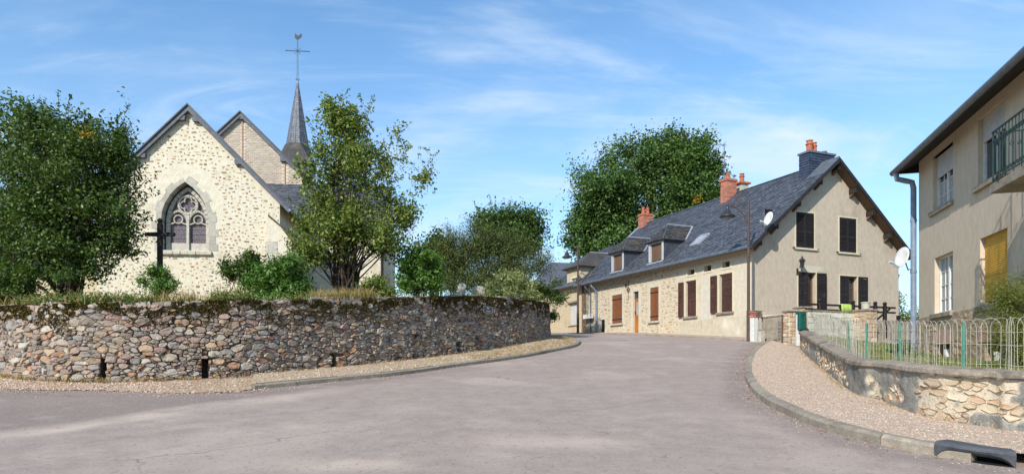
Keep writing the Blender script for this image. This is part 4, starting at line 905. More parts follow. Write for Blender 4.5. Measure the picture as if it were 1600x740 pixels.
def lantern(root, F, a, b, s=1.0, arm=.22):
    """wall lantern hanging from a scrolled bracket"""
    g = empty('wall_lantern'); g.parent = root; P = lambda x, y, z: F.p(a + x, b + z, y)
    mb = MB(); mb.pbox(F, a - .03 * s, a + .03 * s, b - .22 * s, b, 0, .02); mb.tube([P(0, .01, -.06 * s), P(0, arm * .6, -.14 * s), P(0, arm, -.05 * s), P(0, arm, .02 * s)], .013 * s, 6); mb.tube([P(0, .01, -.18 * s), P(0, arm * .5, -.2 * s), P(0, arm * .75, -.1 * s)], .01 * s, 6); mb.build('bracket', m_iron, g)
    def ring(r, z, n=6): return [P(r * math.cos(2 * math.pi * i / n + .5), arm + r * math.sin(2 * math.pi * i / n + .5), z) for i in range(n)]
    prof = [(.05, .02), (.07, .03), (.055, .05), (.085, .20), (.12, .21), (.06, .28), (.03, .30), (.02, .36), (.0, .37)]; V = []; F_ = []
    for r, z in prof: V += ring(r * s, z * s)
    for i in range(len(prof) - 1):
        for k in range(6): F_.append((i * 6 + k, i * 6 + (k + 1) % 6, (i + 1) * 6 + (k + 1) % 6, (i + 1) * 6 + k))
    MB().add(V, F_).build('lantern_body', m_lantern, g)
    return g
def longhouse():
    root = empty('house', HL, HR, label='long slate roofed house with a beige gable, black shutters and a stone and render front', cat='house'); z0 = HL[2]
    FF = Frame((0, 0, 0), (0, 1, 0), (0, 0, 1), (-1, 0, 0)); GF = Frame((0, 0, 0), (1, 0, 0), (0, 0, 1), (0, -1, 0))
    pf = lambda u, v, o=0: wpt(HL, HR, FF, u, v, o); pg = lambda u, v, o=0: wpt(HL, HR, GF, u, v, o)
    Lh = 13.9; ts = 4.72; Wg = 8.15; xr = 4.15; ze = 4.0; zr = 7.52; slp = (zr - ze) / xr
    def rf(u0, u1, v0, v1):                                                  # front wall opening from picture corners
        a = [pf(u0, (v0 + v1) / 2)[0], pf(u1, (v0 + v1) / 2)[0]]; um = (u0 + u1) / 2; return (min(a), max(a), pf(um, v1)[1], pf(um, v0)[1])
    def rg(u0, u1, v0, v1): um = (u0 + u1) / 2; return (pg(u0, v1)[0], pg(u1, v1)[0], pg(um, v1)[1], pg(um, v0)[1])
    w1, w2, dr = rf(956.5, 972.3, 460, 505), rf(1016, 1029.3, 448.5, 501), rf(989.5, 998, 455, 521); cd_ = rf(938.5, 945.2, 499, 521.5)
    p1, p2 = rf(1071.5, 1088, 438, 494), rf(1124, 1144.5, 427, 487); sm_ = [rf(1074.2, 1085.5, 420.5, 429), rf(1100, 1112, 414, 423.5), rf(1128.5, 1141, 408, 417.5)]
    m_rubwall = mat('rubble_wall_mortar', S(222, 208, 180, .85), S(208, 192, 164, .85), 7, .95, .6, 20, c3=S(190, 168, 134), s3=1.2, t3=.55, bdist=.03)
    wall('stone_front_wall', FF, [(ts, -.4), (Lh, -.4), (Lh, ze), (ts, ze)], [rect(*w1), rect(*w2), rect(*dr), rect(*cd_)], .14, m_rubwall, root)
    wall('rendered_front_wall', FF, [(0, -.4), (ts, -.4), (ts, ze), (0, ze)], [rect(*p1), rect(*p2)] + [rect(*q) for q in sm_], .22, m_front, root)
    g1, g2 = rg(1243.5, 1272, 332, 387.5), rg(1311.3, 1338, 340.5, 394.5); g3, g4 = rg(1247, 1275, 425, 487), rg(1312, 1339.5, 431, 488)
    zt = lambda x: zr - slp * abs(x - xr) - .05
    wall('gable_wall', GF, [(0, -.6), (Wg, -.6), (Wg, zt(Wg)), (xr, zt(xr)), (0, zt(0))], [rect(*q) for q in (g1, g2, g3, g4)], .24, m_gable, root)
    MB().add([(Wg, 0, -.6), (Wg, 22, -.6), (Wg, 22, ze), (Wg, 0, ze)], [(0, 1, 2, 3)]).build('back_wall', m_gable, root)
    MB().add([(0, Lh, -.6), (Wg, Lh, -.6), (Wg, Lh, ze), (xr, Lh, zr), (0, Lh, ze)], [(0, 1, 2, 3, 4)]).build('far_gable_wall', m_gable, root)
    # black sheets stand in for the unlit rooms behind the openings
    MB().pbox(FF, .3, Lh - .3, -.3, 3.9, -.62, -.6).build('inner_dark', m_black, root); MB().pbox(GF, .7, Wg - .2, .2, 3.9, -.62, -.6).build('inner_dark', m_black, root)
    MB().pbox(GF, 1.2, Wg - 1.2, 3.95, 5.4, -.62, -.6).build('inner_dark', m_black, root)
    # rubble of the stone part
    R3 = random.Random(9); lst = []; tr = 0; occ = [w1, w2, dr, cd_]
    while len(lst) < 1300 and tr < 30000:
        tr += 1; a, b = R3.uniform(ts + .08, Lh - .1), R3.uniform(-.1, ze - .1); w, h = R3.uniform(.10, .36), R3.uniform(.06, .17)
        if any(q[0] - .18 - w / 2 < a < q[1] + .18 + w / 2 and q[2] - .15 < b < q[3] + .22 + h / 2 for q in occ): continue
        if any(abs(a - p[0]) < (w + p[2]) / 2 + .012 and abs(b - p[1]) < (h + p[3]) / 2 + .012 for p in lst): continue
        lst.append((a, b, w, h))
    st = MB()
    for q in lst: st.add(*rubble_stone(FF, *q, 0, .015))
    tag(st.build('rubble_stone', mat('front_rubble', S(200, 178, 142, .85), S(180, 156, 122, .85), 10, .9, .4, 40, rnd=[S(208, 190, 160, .85), S(196, 174, 146, .85), S(218, 204, 176, .85), S(182, 162, 138, .85), S(204, 180, 152, .85), S(172, 156, 138, .85), S(222, 208, 182, .85), S(200, 186, 160, .85)]), root), kind='stuff')
    # roof
    nF = Vector((-slp, 0, 1)).normalized(); vd = Vector((1, 0, slp)).normalized(); ov = .38; e0 = Vector((-ov, -.42, ze - slp * ov)); sl_len = (xr + ov) / vd.x; fr = Lh + .42 + .1
    MB().hexa([e0 - Vector((0, 0, .12)), e0 + Vector((0, fr, -.12)), Vector((xr, fr - .42, zr - .12)), Vector((xr, -.42, zr - .12)), e0, e0 + Vector((0, fr, 0)), Vector((xr, fr - .42, zr)), Vector((xr, -.42, zr))]).build('roof_deck', m_dark, root)
    sm = MB(); slates(sm, e0, (0, 1, 0), vd, fr, sl_len, nF, .25, .15); tag(sm.build('roof_slate', m_slate, root), kind='stuff')
    be = Vector((Wg + ov, -.42, zt(Wg) + .05 - slp * ov)); MB().hexa([Vector((xr, -.42, zr - .12)), Vector((xr, fr - .42, zr - .12)), be + Vector((0, fr, -.12)), be - Vector((0, 0, .12)), Vector((xr, -.42, zr + .02)), Vector((xr, fr - .42, zr + .02)), be + Vector((0, fr, .02)), be + Vector((0, 0, .02))]).build('back_roof', m_slate2, root)
    MB().prism(GF, [(xr - .07, zr), (xr, zr + .055), (xr + .07, zr)], -fr + .42, .43).build('ridge', m_zinc, root)
    # verge of slates and purlin ends under it
    for sg in (-1, 1):
        x1 = -ov if sg < 0 else Wg + ov; z1 = zr - slp * abs(x1 - xr)
        MB().prism(GF, [(xr, zr + .03), (x1, z1 + .03), (x1, z1 - .15), (xr, zr - .15)], .40, .45).build('bargeboard', m_dark, root)
        MB().prism(GF, [(xr, zr - .13), (x1, z1 - .13), (x1, z1 - .16), (xr, zr - .16)], .0, .40).build('verge_soffit', m_oldwood, root)
        for f in ((.22, .5, .78, .98) if sg < 0 else (.02, .27, .52, .78, .98)):
            x = xr + (x1 - sg * ov - xr) * f; z = zr - slp * abs(x - xr) - .16
            MB().prism(GF, [(x - .08, z - .20), (x + .08, z - .20), (x + .08, z + .0), (x - .08, z + .0)], 0, .34).build('purlin_end', m_dark, root); MB().prism(Frame(GF.p(x - .05, 0), GF.n, GF.b, -GF.a), [(0, z - .38), (.26, z - .2), (0, z - .2)], -.1, 0).build('corbel', m_oldwood, root)
    # eave board, gutter, snow hooks
    MB().pbox(FF, -.40, Lh + .1, ze - slp * ov - .14, ze - slp * ov - .02, ov - .03, ov + .005).build('fascia', m_dark, root); MB().pbox(FF, -.02, Lh, ze - .40, ze - .33, .002, .035).build('cornice', m_trim, root)
    MB().tube([(-ov - .075, -.40, ze - slp * ov - .07), (-ov - .075, Lh + .1, ze - slp * ov - .07)], .075, 10).build('gutter', m_zinc, root)
    hk = MB()
    for row in range(3):
        t = -.2 + row * .15
        while t < Lh:
            p = e0 + vd * (.45 + row * .42) + Vector((0, .42 + t, 0)) + nF * .03; hk.hexa([p + Vector(q) for q in ((0, 0, 0), (0, .02, 0), (.02, .02, .01), (.02, 0, .01), (-.01, 0, .04), (-.01, .02, .04), (0, .02, .05), (0, 0, .05))]); t += .45
    tag(hk.build('snow_hook', m_dark, root), kind='stuff')
    # front: plank shutters, sills, door
    for i, q in enumerate((w1, w2)):
        sh = MB().pbox(FF, q[0] + .01, q[1] - .01, q[2] + .01, q[3] - .01, -.05, -.025).build('plank_shutter', m_chest, root); k = 6
        for j in range(k): a = q[0] + .01 + (q[1] - q[0] - .02) * j / k; MB().pbox(FF, a + .004, a + (q[1] - q[0] - .02) / k - .004, q[2] + .012, q[3] - .012, -.024, -.004).build('plank', m_chest, sh)
        for z in (q[2] + .22, q[3] - .25): MB().pbox(FF, q[0] - .02, q[1] + .02, z - .02, z + .02, -.003, .012).build('strap_hinge', m_iron, sh)
        MB().pbox(FF, q[0] - .1, q[1] + .1, q[2] - .09, q[2] - .002, -.05, .1).build('window_sill', m_trac, root); surround(FF, *q[:2], q[2], q[3], .14, m_patch, root, .012)
    surround(FF, *dr, .17, m_patch, root, .012)
    dz = dr[3] - .36; d_ = MB().pbox(FF, dr[0], dr[1], dr[2], dz, -.13, -.09); d_ = d_.build('door', m_oak, root)
    mb = MB(); frame_rect(mb, FF, dr[0] + .05, dr[1] - .05, dr[2] + .05, dr[2] + .8, .09, -.09, -.075); frame_rect(mb, FF, dr[0] + .05, dr[1] - .05, dr[2] + .84, dz - .04, .09, -.09, -.075); mb.build('door_panel', m_oak, d_)
    MB().pbox(FF, dr[0] + .16, dr[1] - .16, dr[2] + .95, dz - .15, -.088, -.080).build('door_glass', m_curt, d_); MB().pbox(FF, dr[1] - .12, dr[1] - .08, dr[2] + 1.0, dr[2] + 1.14, -.075, -.04).build('door_handle', m_iron, d_)
    t_ = MB().pbox(FF, dr[0], dr[1], dz + .03, dr[3], -.13, -.11).build('transom_window', m_glass, root); mb = MB(); frame_rect(mb, FF, dr[0], dr[1], dz, dr[3], .04, -.11, -.08); mb.build('transom_frame', m_oldwood, t_)
    MB().pbox(FF, dr[0] - .12, dr[1] + .12, -.4, dr[2], -.12, .22).build('door_step', m_dress, root)
    c_ = MB().pbox(FF, cd_[0], cd_[1], cd_[2], cd_[3], -.12, -.08).build('cellar_door', m_louvre, root); surround(FF, *cd_, .13, m_patch, root, .01)
    for j in range(3): a = cd_[0] + (cd_[1] - cd_[0]) * j / 3; MB().pbox(FF, a + .01, a + (cd_[1] - cd_[0]) / 3 - .01, cd_[2], cd_[3], -.08, -.06).build('plank', m_louvre, c_)
    # rendered part: louvred shutters (one leaf shut, one swung out), three attic lights, blocked door
    for q in (p1, p2):
        mid = q[0] + (q[1] - q[0]) * .80
        surround(FF, *q, .06, m_trim, root, .014)
        louvre_leaf(root, FF, q[0] + .01, mid, q[2] + .02, q[3] - .02, m_brownsh, 0, 'l', -.03, panel=True); louvre_leaf(root, FF, q[1] + .12, q[1] + .12 + (q[1] - q[0]) * .44, q[2] + .0, q[3] - .02, m_brownsh, R(5), 'l', .03, panel=True)
        MB().pbox(FF, q[0] - .1, q[1] + .14, q[2] - .08, q[2] - .002, -.1, .09).build('window_sill', m_plaster, root)
        g_ = MB().pbox(FF, q[0], q[1], q[2], q[3], -.21, -.20).build('window', m_glass, root)
    for q in sm_:
        mb = MB(); frame_rect(mb, FF, q[0] - .07, q[1] + .07, q[2] - .07, q[3] + .07, .069, -.02, .02); mb.build('surround', m_trim, root)
        w_ = MB().pbox(FF, q[0], q[1], q[2], q[3], -.21, -.20).build('attic_window', m_glass, root); mb = MB(); mb.pbox(FF, q[0] + .02, q[0] + (q[1] - q[0]) * .5, q[2], q[3], -.20, -.17); mb.build('wooden_flap', m_chest, w_)
    q = rf(1097, 1112.5, 434, 512); MB().pbox(FF, q[0], q[1], q[2], q[3], -.01, .007).build('blocked_doorway', m_patch, root)
    mb = MB(); frame_rect(mb, FF, q[0] - .03, q[1] + .03, q[2] + .02, q[3] + .03, .03, -.01, .012, False); mb.build('surround', m_trim, root)
    MB().pbox(FF, .01, ts - .02, -.4, 1.02, -.01, .012).build('plinth', mat('plinth_render', S(214, 202, 178, .85), S(198, 184, 158, .85), 4, .93, .5, 40, c3=S(232, 220, 196, .85), s3=1.0, t3=.54), root)
    lantern(root, FF, pf(988, 449)[0] + .25, pf(988, 449)[1], .8)
    MB().pbox(FF, pf(982, 440)[0] - .01, pf(982, 440)[0] + .01, 2.4, 3.4, 0, .02).build('cable', m_dark, root)
    for u, mm, r, off in ((931.5, m_pipe, .055, .10), (922.5, m_zinc, .045, .06)):
        a = pf(u, 480, off)[0]; MB().tube([FF.p(a, ze - .5, ov + .05), FF.p(a, ze - .62, ov), FF.p(a, ze - .85, off + .02), FF.p(a, ze - 1.1, off), FF.p(a, -.2 if u < 925 else .45, off)], r, 8).build('downpipe', mm, root)
        if u > 925: MB().tube([FF.p(a, -.3, off), FF.p(a, .75, off)], r * 1.25, 8).build('downpipe_shoe', mat('pink_pipe', S(196, 120, 96, .85), rough=.6), root)
    q = rf(918.5, 930, 491, 497.5); MB().pbox(FF, q[0], q[1], q[2], q[3], .12, .32).build('awning_box', m_white, root)
    # gable windows
    for q in (g1, g2):
        surround(GF, *q, .055, m_trim, root, .014); MB().pbox(GF, q[0] - .12, q[1] + .12, q[2] - .07, q[2] - .002, -.1, .07).build('window_sill', m_trim, root); mid = (q[0] + q[1]) / 2
        louvre_leaf(root, GF, q[0] + .01, mid - .004, q[2] + .01, q[3] - .01, m_louvre, 0, 'l', -.03); louvre_leaf(root, GF, mid + .004, q[1] - .01, q[2] + .01, q[3] - .01, m_louvre, 0, 'r', -.03)
        for a in (q[0] - .16, q[1] + .16): MB().pbox(GF, a - .03, a + .03, q[2] - .02, q[2], 0, .10).build('shutter_catch', m_iron, root)
    for i, q in enumerate((g3, g4)):
        surround(GF, *q, .05, m_trim, root, .014); wd = (q[1] - q[0]) * .47
        louvre_leaf(root, GF, q[0] + .01, q[0] + wd, q[2], q[3] - .01, m_louvre, R(14) if i == 0 else R(4), 'l', -.02); louvre_leaf(root, GF, q[1] + .02, q[1] + wd + .03, q[2], q[3] - .01, m_louvre, R(5), 'l', .03)
        w_ = MB().pbox(GF, q[0], q[1], q[2], q[3], -.235, -.225).build('window', m_glass, root); mb = MB(); frame_rect(mb, GF, q[0], q[1], q[2], q[3], .06, -.225, -.18); mb.pbox(GF, (q[0] + q[1]) / 2 - .05, (q[0] + q[1]) / 2 + .05, q[2], q[3], -.225, -.18)
        for z in (.35, .68): mb.pbox(GF, q[0], q[1], q[2] + (q[3] - q[2]) * z - .02, q[2] + (q[3] - q[2]) * z + .02, -.225, -.19)
        mb.build('window_frame', m_oldwood, w_)
    MB().pbox(GF, g3[0] + .1, g3[1] + .35, g3[3] + .055, g3[3] + .27, -.01, .006).build('lintel_patch', m_patch, root)
    lantern(root, GF, pg(1245.5, 415)[0], pg(1245.5, 415)[1] - .1, 1.25, .26)
    gx = Frame((Wg, 0, 0), (0, -1, 0), (0, 0, 1), (1, 0, 0)); lantern(root, gx, -.25, pg(1399, 428)[1] - .25, 1.1)
    # satellite dish by the left verge
    # dormers
    for tc, nm in ((pf(1023, 396)[0] - .1, 0), (pf(965.5, 412)[0] + .05, 1)):
        hw = .60; DX = .02; DF = Frame((DX, tc, ze), (0, 1, 0), (0, 0, 1), (-1, 0, 0)); dm = empty('dormer'); dm.parent = root; zt_ = 1.02; zrg = 1.82
        mb = MB()
        for a in (-hw, hw - .13): mb.pbox(DF, a, a + .13, -.05, zt_, -.12, .03)
        mb.pbox(DF, -hw + .13, hw - .13, zt_ - .14, zt_, -.12, .03); mb.build('dormer_front', m_blind, dm); MB().pbox(DF, -hw - .05, hw + .05, -.12, -.03, -.1, .12).build('dormer_sill', m_blind, dm)
        sh = MB()
        for j in range(5): w_ = (2 * hw - .26) / 5; MB().pbox(DF, -hw + .13 + j * w_ + .004, -hw + .13 + (j + 1) * w_ - .004, -.03, zt_ - .14, -.10, -.06).build('plank', m_oldwood, dm)
        # slate cheeks
        for sg in (-1, 1):
            y = sg * (hw + .005); xb = (zt_) / slp; V = [DF.p(y, -.05, .0), DF.p(y, zt_, .0), DF.p(y, zt_, -xb - .1)]; V2 = [v + DF.a * sg * .025 for v in V]; MB().add(V + V2, [(0, 1, 2), (3, 4, 5), (0, 1, 4, 3), (1, 2, 5, 4), (2, 0, 3, 5)]).build('dormer_cheek', m_slate2, dm)
        eo = .17; hx = .95; A = DF.p(-hw - eo, zt_ - .05, .16); B = DF.p(hw + eo, zt_ - .05, .16); Rg = DF.p(0, zrg, -hx + .30); Rb = DF.p(0, zrg, -(zrg + .0) / slp - .0 + DX); xb2 = (zt_ - .05) / slp
        Ab, Bb = DF.p(-hw - eo, zt_ - .05, -xb2 + .0), DF.p(hw + eo, zt_ - .05, -xb2)
        def face(P, name='dormer_slate'):
            P = [Vector(p) for p in P]; n = (P[1] - P[0]).cross(P[-1] - P[0]).normalized(); n = n if n.z > 0 else -n
            ud = (P[1] - P[0]).normalized(); vd_ = n.cross(ud).normalized(); vd_ = vd_ if vd_.z > 0 else -vd_
            q2 = [((p - P[0]).dot(ud), (p - P[0]).dot(vd_)) for p in P]; mx = max(y for _, y in q2); x0_ = min(x for x, _ in q2); x1_ = max(x for x, _ in q2)
            def ins(x, y):
                x += x0_; c = False
                for i in range(len(q2)):
                    (xa, ya), (xb_, yb) = q2[i], q2[(i + 1) % len(q2)]
                    if (ya > y) != (yb > y) and x < (xb_ - xa) * (y - ya) / (yb - ya) + xa: c = not c
                return c
            mb = MB(); slates(mb, P[0] + ud * x0_ + n * .002, ud, vd_, x1_ - x0_, mx, n, .2, .13, ins); tag(mb.build(name, m_slateold, dm), kind='stuff')
            MB().add([p for p in P] + [p - n * .05 for p in P], [tuple(range(len(P))), tuple(range(2 * len(P) - 1, len(P) - 1, -1))] + [(i, (i + 1) % len(P), len(P) + (i + 1) % len(P), len(P) + i) for i in range(len(P))]).build('dormer_roof', m_slate2, dm)
        face([A, B, Rg]); face([Ab, A, Rg, Rb]); face([B, Bb, Rb, Rg])
        MB().tube([Rg + Vector((0, 0, .03)), Rb + Vector((0, 0, .03))], .035, 6).build('dormer_ridge', m_lead, dm)
        for p, q in ((Ab, Rb), (Bb, Rb)): MB().tube([p + Vector((0, 0, .03)), q + Vector((0, 0, .03))], .05, 6).build('valley_flashing', m_lead, dm)
        for p in (A, B): MB().tube([p + Vector((0, 0, .02)), Rg + Vector((0, 0, .03))], .02, 6).build('hip', m_zinc, dm)
    # skylight
    SF = Frame((0, 0, ze), (0, 1, 0), vd, nF); a, b = 4.2, .81 / vd.x; sk = MB(); frame_rect(sk, SF, a - .32, a + .32, b - .42, b + .42, .07, -.01, .09); s_ = sk.build('skylight', m_lead, root); MB().pbox(SF, a - .25, a + .25, b - .35, b + .35, .02, .06).build('pane', m_lead, s_)
    # chimneys
    x0, x1, y0, y1 = 3.43, 4.85, .45, 1.0; ch = MB().box(x0, x1, y0, y1, 6.7, 7.93).build('slate_hung_chimney', m_slate2, root); sm = MB()
    slates(sm, (x0, y0, 6.7), (1, 0, 0), (0, 0, 1), x1 - x0, 1.23, (0, -1, 0), .18, .11); slates(sm, (x0, y0, 6.7), (0, 1, 0), (0, 0, 1), y1 - y0, 1.23, (-1, 0, 0), .18, .11); tag(sm.build('hung_slate', mat('hung_slate', S(70, 80, 98, .75), S(54, 62, 78, .75), 8, .45, rnd=.2, spec=.5), ch), kind='stuff')
    MB().box(x0 - .05, x1 + .05, y0 - .05, y1 + .05, 7.93, 8.01).build('chimney_cap', m_zinc, ch); pot(ch, 3.72, .72, 8.0, .15, .52); pot(ch, 4.02, .75, 8.0, .115, .48); pot(ch, 4.55, .72, 8.0, .12, .16)
    MB().prism(GF, [(x0 - .15, zr - slp * .87 + .06), (xr, zr + .09), (xr, zr + .03), (x0 - .15, zr - slp * .87)], -.45, .44).build('verge_flashing', m_zinc, root)
    c2 = brick_stack(root, 3.52, 4.12, 5.6, 6.05, 6.6, 8.06); pot(c2, 3.76, 5.82, 8.18, .11, .30)
    c3 = MB().box(4.5, 4.95, 5.7, 6.1, 6.9, 8.05).build('rendered_flue', m_trac, root); MB().box(4.4, 5.05, 5.62, 6.18, 8.05, 8.13).build('chimney_cap', m_terra, c3); pot(c3, 4.72, 5.9, 8.13, .13, .45)
    c4 = brick_stack(root, 3.80, 4.48, 13.25, 13.75, 6.7, 7.95); pot(c4, 3.98, 13.5, 8.07, .11, .42); pot(c4, 4.30, 13.5, 8.07, .11, .42)
    MB().prism(GF, [(xr - 1.4, zr - slp * 1.4 + .05), (xr, zr + .1), (xr, zr + .02), (xr - 1.4, zr - slp * 1.4 - .02)], -13.9, -13.75).build('roof_step_flashing', m_lead, root)
    # aerial on a mast by the brick chimney
    ae = MB(); mx_, my_ = 3.95, 6.3; zt_ = 10.15; ae.tube([(mx_, my_, 7.3), (mx_, my_, zt_)], .02, 6); ao = ae.build('aerial_mast', m_zinc, root); ae = MB(); dd = Vector((-.92, .38, 0)); c = Vector((mx_, my_, zt_ - .1))
    ae.tube([c + dd * -.12, c + dd * .85], .012, 5)
    for i in range(7): p = c + dd * (i * .14); l = .16 if i else .22; ae.tube([p - Vector((.38, .92, 0)) * l, p + Vector((.38, .92, 0)) * l], .008, 4)
    for dz in (-.12, .12): ae.tube([c + Vector((0, 0, dz)) - dd * .05 - Vector((.38, .92, 0)) * .2, c + Vector((0, 0, dz)) - dd * .05 + Vector((.38, .92, 0)) * .2], .008, 4)
    ae.build('yagi', m_zinc, ao)
    return GF, pg
GF, pg = longhouse()
def toworld(loc, rz, p): return Matrix.Translation(Vector(loc)) @ Matrix.Rotation(rz, 4, 'Z') @ Vector(p)
def dish(c, r, direction, label, wallpt, flat=1.0):
    root = empty('satellite_dish', c, label=label, cat='satellite dish'); d = Vector(direction).normalized(); q = d.to_track_quat('Z', 'Y'); V = []; F_ = []; n = 20
    for i, (rr, zz) in enumerate(((.001, -.16), (.35, -.14), (.7, -.07), (1, 0), (1.0, -.02), (.7, -.10), (.3, -.17), (.001, -.19))):
        for k in range(n): a = 2 * math.pi * k / n; V.append(q @ Vector((rr * r * .93 * math.cos(a), rr * r * math.sin(a), zz * r)))
    for i in range(7):
        for k in range(n): F_.append((i * n + k, i * n + (k + 1) % n, (i + 1) * n + (k + 1) % n, (i + 1) * n + k))
    MB().add(V, F_).build('reflector', m_white, root, smooth=True)
    ft = d * r * 1.05 - Vector((0, 0, r * .75)); MB().tube([q @ Vector((0, -r * .9, 0)), ft], .014, 6).build('feed_arm', m_lead, root); MB().tube([ft - d * .05, ft + d * .06], .04, 8).build('feed_horn', m_blind, root)
    w = Vector(wallpt) - Vector(c); b = -d * r * .18; MB().tube([b, b * 2.2 + Vector((0, 0, -.05)), (w + b * 2) / 2 + Vector((0, 0, -.18)), w], .02, 6).build('wall_arm', m_lead, root)
w = toworld(HL, HR, (.42, 0, pg(1205, 370)[1])); dish(toworld(HL, HR, (.18, -.62, pg(1195, 343)[1] - .12)), .28, (-1, -.30, .3), 'small white satellite dish at the left verge of the beige gable', w)
# house adjoining on the left, and the hipped one beyond
def second_house():
    loc = (*FX(0, 13.95), 3.0); root = empty('house', loc, HR, label='narrow pale rendered house with a wide slate dormer left of the long house', cat='house'); FF = Frame((0, 0, 0), (0, 1, 0), (0, 0, 1), (-1, 0, 0)); pf = lambda u, v, o=0: wpt(loc, HR, FF, u, v, o)
    L = 4.3; ze = 3.38; xr = 4.15; zr = 6.2; slp = (zr - ze) / xr
    def rf(u0, u1, v0, v1): a = [pf(u0, (v0 + v1) / 2)[0], pf(u1, (v0 + v1) / 2)[0]]; um = (u0 + u1) / 2; return (min(a), max(a), pf(um, v1)[1], pf(um, v0)[1])
    w = rf(889.5, 901.5, 473, 506); sw = rf(893, 905, 434, 443.5); d1, d0 = pf(886, 432)[0], pf(907, 432)[0]; zd = pf(896, 417)[1]
    wall('front_wall', FF, [(-.9, -.6), (L, -.6), (L, ze), (d1, ze), (d1, zd), (d0, zd), (d0, ze), (-.9, ze)], [rect(*w), rect(*sw)], .15, m_far, root)
    MB().pbox(FF, w[0], w[1], w[2], w[3], -.14, -.10).build('roller_shutter', m_white, root); mb = MB(); z = w[2]
    while z < w[3] - .03: mb.pbox(FF, w[0] + .01, w[1] - .01, z + .005, z + .055, -.10, -.085); z += .065
    tag(mb.build('shutter_slat', m_white, root), kind='stuff'); MB().pbox(FF, w[0] - .1, w[1] + .1, w[2] - .09, w[2], -.1, .09).build('window_sill', m_trac, root); MB().pbox(FF, w[0] - .1, w[1] + .1, w[3], w[3] + .1, -.1, .10).build('blind_box', m_plaster, root)
    g = MB().pbox(FF, sw[0], sw[1], sw[2], sw[3], -.14, -.12).build('dormer_window', m_glass, root); mb = MB(); frame_rect(mb, FF, sw[0], sw[1], sw[2], sw[3], .05, -.12, -.06)
    for k in (1 / 3, 2 / 3): x = sw[0] + (sw[1] - sw[0]) * k; mb.pbox(FF, x - .03, x + .03, sw[2], sw[3], -.12, -.06)
    mb.build('window_frame', m_white, g); surround(FF, *sw, .10, m_trim, root, .02, True); MB().pbox(FF, d0 - .02, d1 + .04, ze - .08, ze + .02, 0, .06).build('string_course', m_plaster, root)
    for u in (912,): a = pf(u, 480)[0]; MB().tube([FF.p(a, ze - .3, .06), FF.p(a, -.3, .06)], .04, 6).build('downpipe', m_oldwood, root)
    # roofs
    def slab(P, m=m_slate2, t=.07, nm='roof'):
        P = [Vector(p) for p in P]; n = (P[1] - P[0]).cross(P[-1] - P[0]).normalized(); n = n if n.z > 0 else -n; k = len(P); MB().add(P + [p - n * t for p in P], [tuple(range(k)), tuple(range(2 * k - 1, k - 1, -1))] + [(i, (i + 1) % k, k + (i + 1) % k, k + i) for i in range(k)]).build(nm, m, root)
    slab([(-.3, -.05, ze - .2), (-.3, L + .2, ze - .2), (xr, L + .2, zr), (xr, -.05, zr)]); slab([(xr, -.05, zr), (xr, L + .2, zr), (8.2, L + .2, ze), (8.2, -.05, ze)])
    sm = MB(); vd = Vector((xr + .3, 0, zr - ze + .2)); slates(sm, (-.3, -.05, ze - .2), (0, 1, 0), vd, L + .25, vd.length, (-(zr - ze + .2), 0, xr + .3), .25, .15); tag(sm.build('roof_slate', m_slate, root), kind='stuff')
    e = .28; A, B = (-e, d0 - e, zd - .05), (-e, d1 + e, zd - .05); zc = zd + .95; cy = (d0 + d1) / 2; Rg, Rb = (1.1, cy, zc), (3.3, cy, zc); slab([A, B, Rg], m_slateold); slab([A, Rg, Rb, (2.2, d0 - e, zd - .05)], m_slateold); slab([B, (2.2, d1 + e, zd - .05), Rb, Rg], m_slateold)
    MB().tube([Rg, Rb], .04, 6).build('ridge', m_lead, root); MB().tube([(2.2, d0 - e, zd), Rb], .05, 6).build('valley_flashing', m_lead, root)
    for y in (d0, d1): MB().add([(0, y, ze - .1), (0, y, zd), (2.2, y, zd)], [(0, 1, 2)]).build('dormer_cheek', m_far, root)
    MB().tube([(-.36, -.05, ze - .27), (-.36, L + .2, ze - .27)], .07, 8).build('gutter', m_zinc, root); MB().add([(0, L, -.6), (8, L, -.6), (8, L, ze), (xr, L, zr - .05), (0, L, ze)], [(0, 1, 2, 3, 4)]).build('far_wall', m_far, root)
    for p, q in (((0, 0), (8, 0)),): MB().add([(8, -.05, -.6), (8, L, -.6), (8, L, ze), (8, -.05, ze)], [(0, 1, 2, 3)]).build('back_wall', m_far, root)
    # third house
    l2 = (1.6, 47.5, 3.3); r2 = empty('house', l2, R(8), label='far pale house under a hipped slate roof at the end of the row', cat='house'); zl = at(866, 455, 47.5).z - 3.3; zt = at(884, 409, 50.5).z - 3.3
    F = Frame((0, 0, 0), (1, 0, 0), (0, 0, 1), (0, -1, 0)); dq = (.55, 1.15, -.2, 2.1); wall('front_wall', F, rect(0, 7, -.6, zl), [rect(*dq)], .12, m_far, r2); dr_ = MB().pbox(F, *dq, -.12, -.08).build('door', m_white, r2); MB().pbox(F, .65, 1.05, 1.1, 1.9, -.08, -.07).build('pane', m_glass, dr_)
    MB().add([(0, 0, -.6), (0, 6, -.6), (0, 6, zl), (0, 0, zl)], [(0, 1, 2, 3)]).build('side_wall', m_far, r2); MB().add([(0, 6, -.6), (7, 6, -.6), (7, 6, zl), (0, 6, zl), (7, 0, -.6), (7, 0, zl)], [(0, 1, 2, 3), (1, 4, 5, 2)]).build('back_wall', m_far, r2)
    root = r2; c = [(-.3, -.3, zl - .1), (7.3, -.3, zl - .1), (7.3, 6.3, zl - .1), (-.3, 6.3, zl - .1)]; ra, rb = (1.75, 3, zt), (5.5, 3, zt)
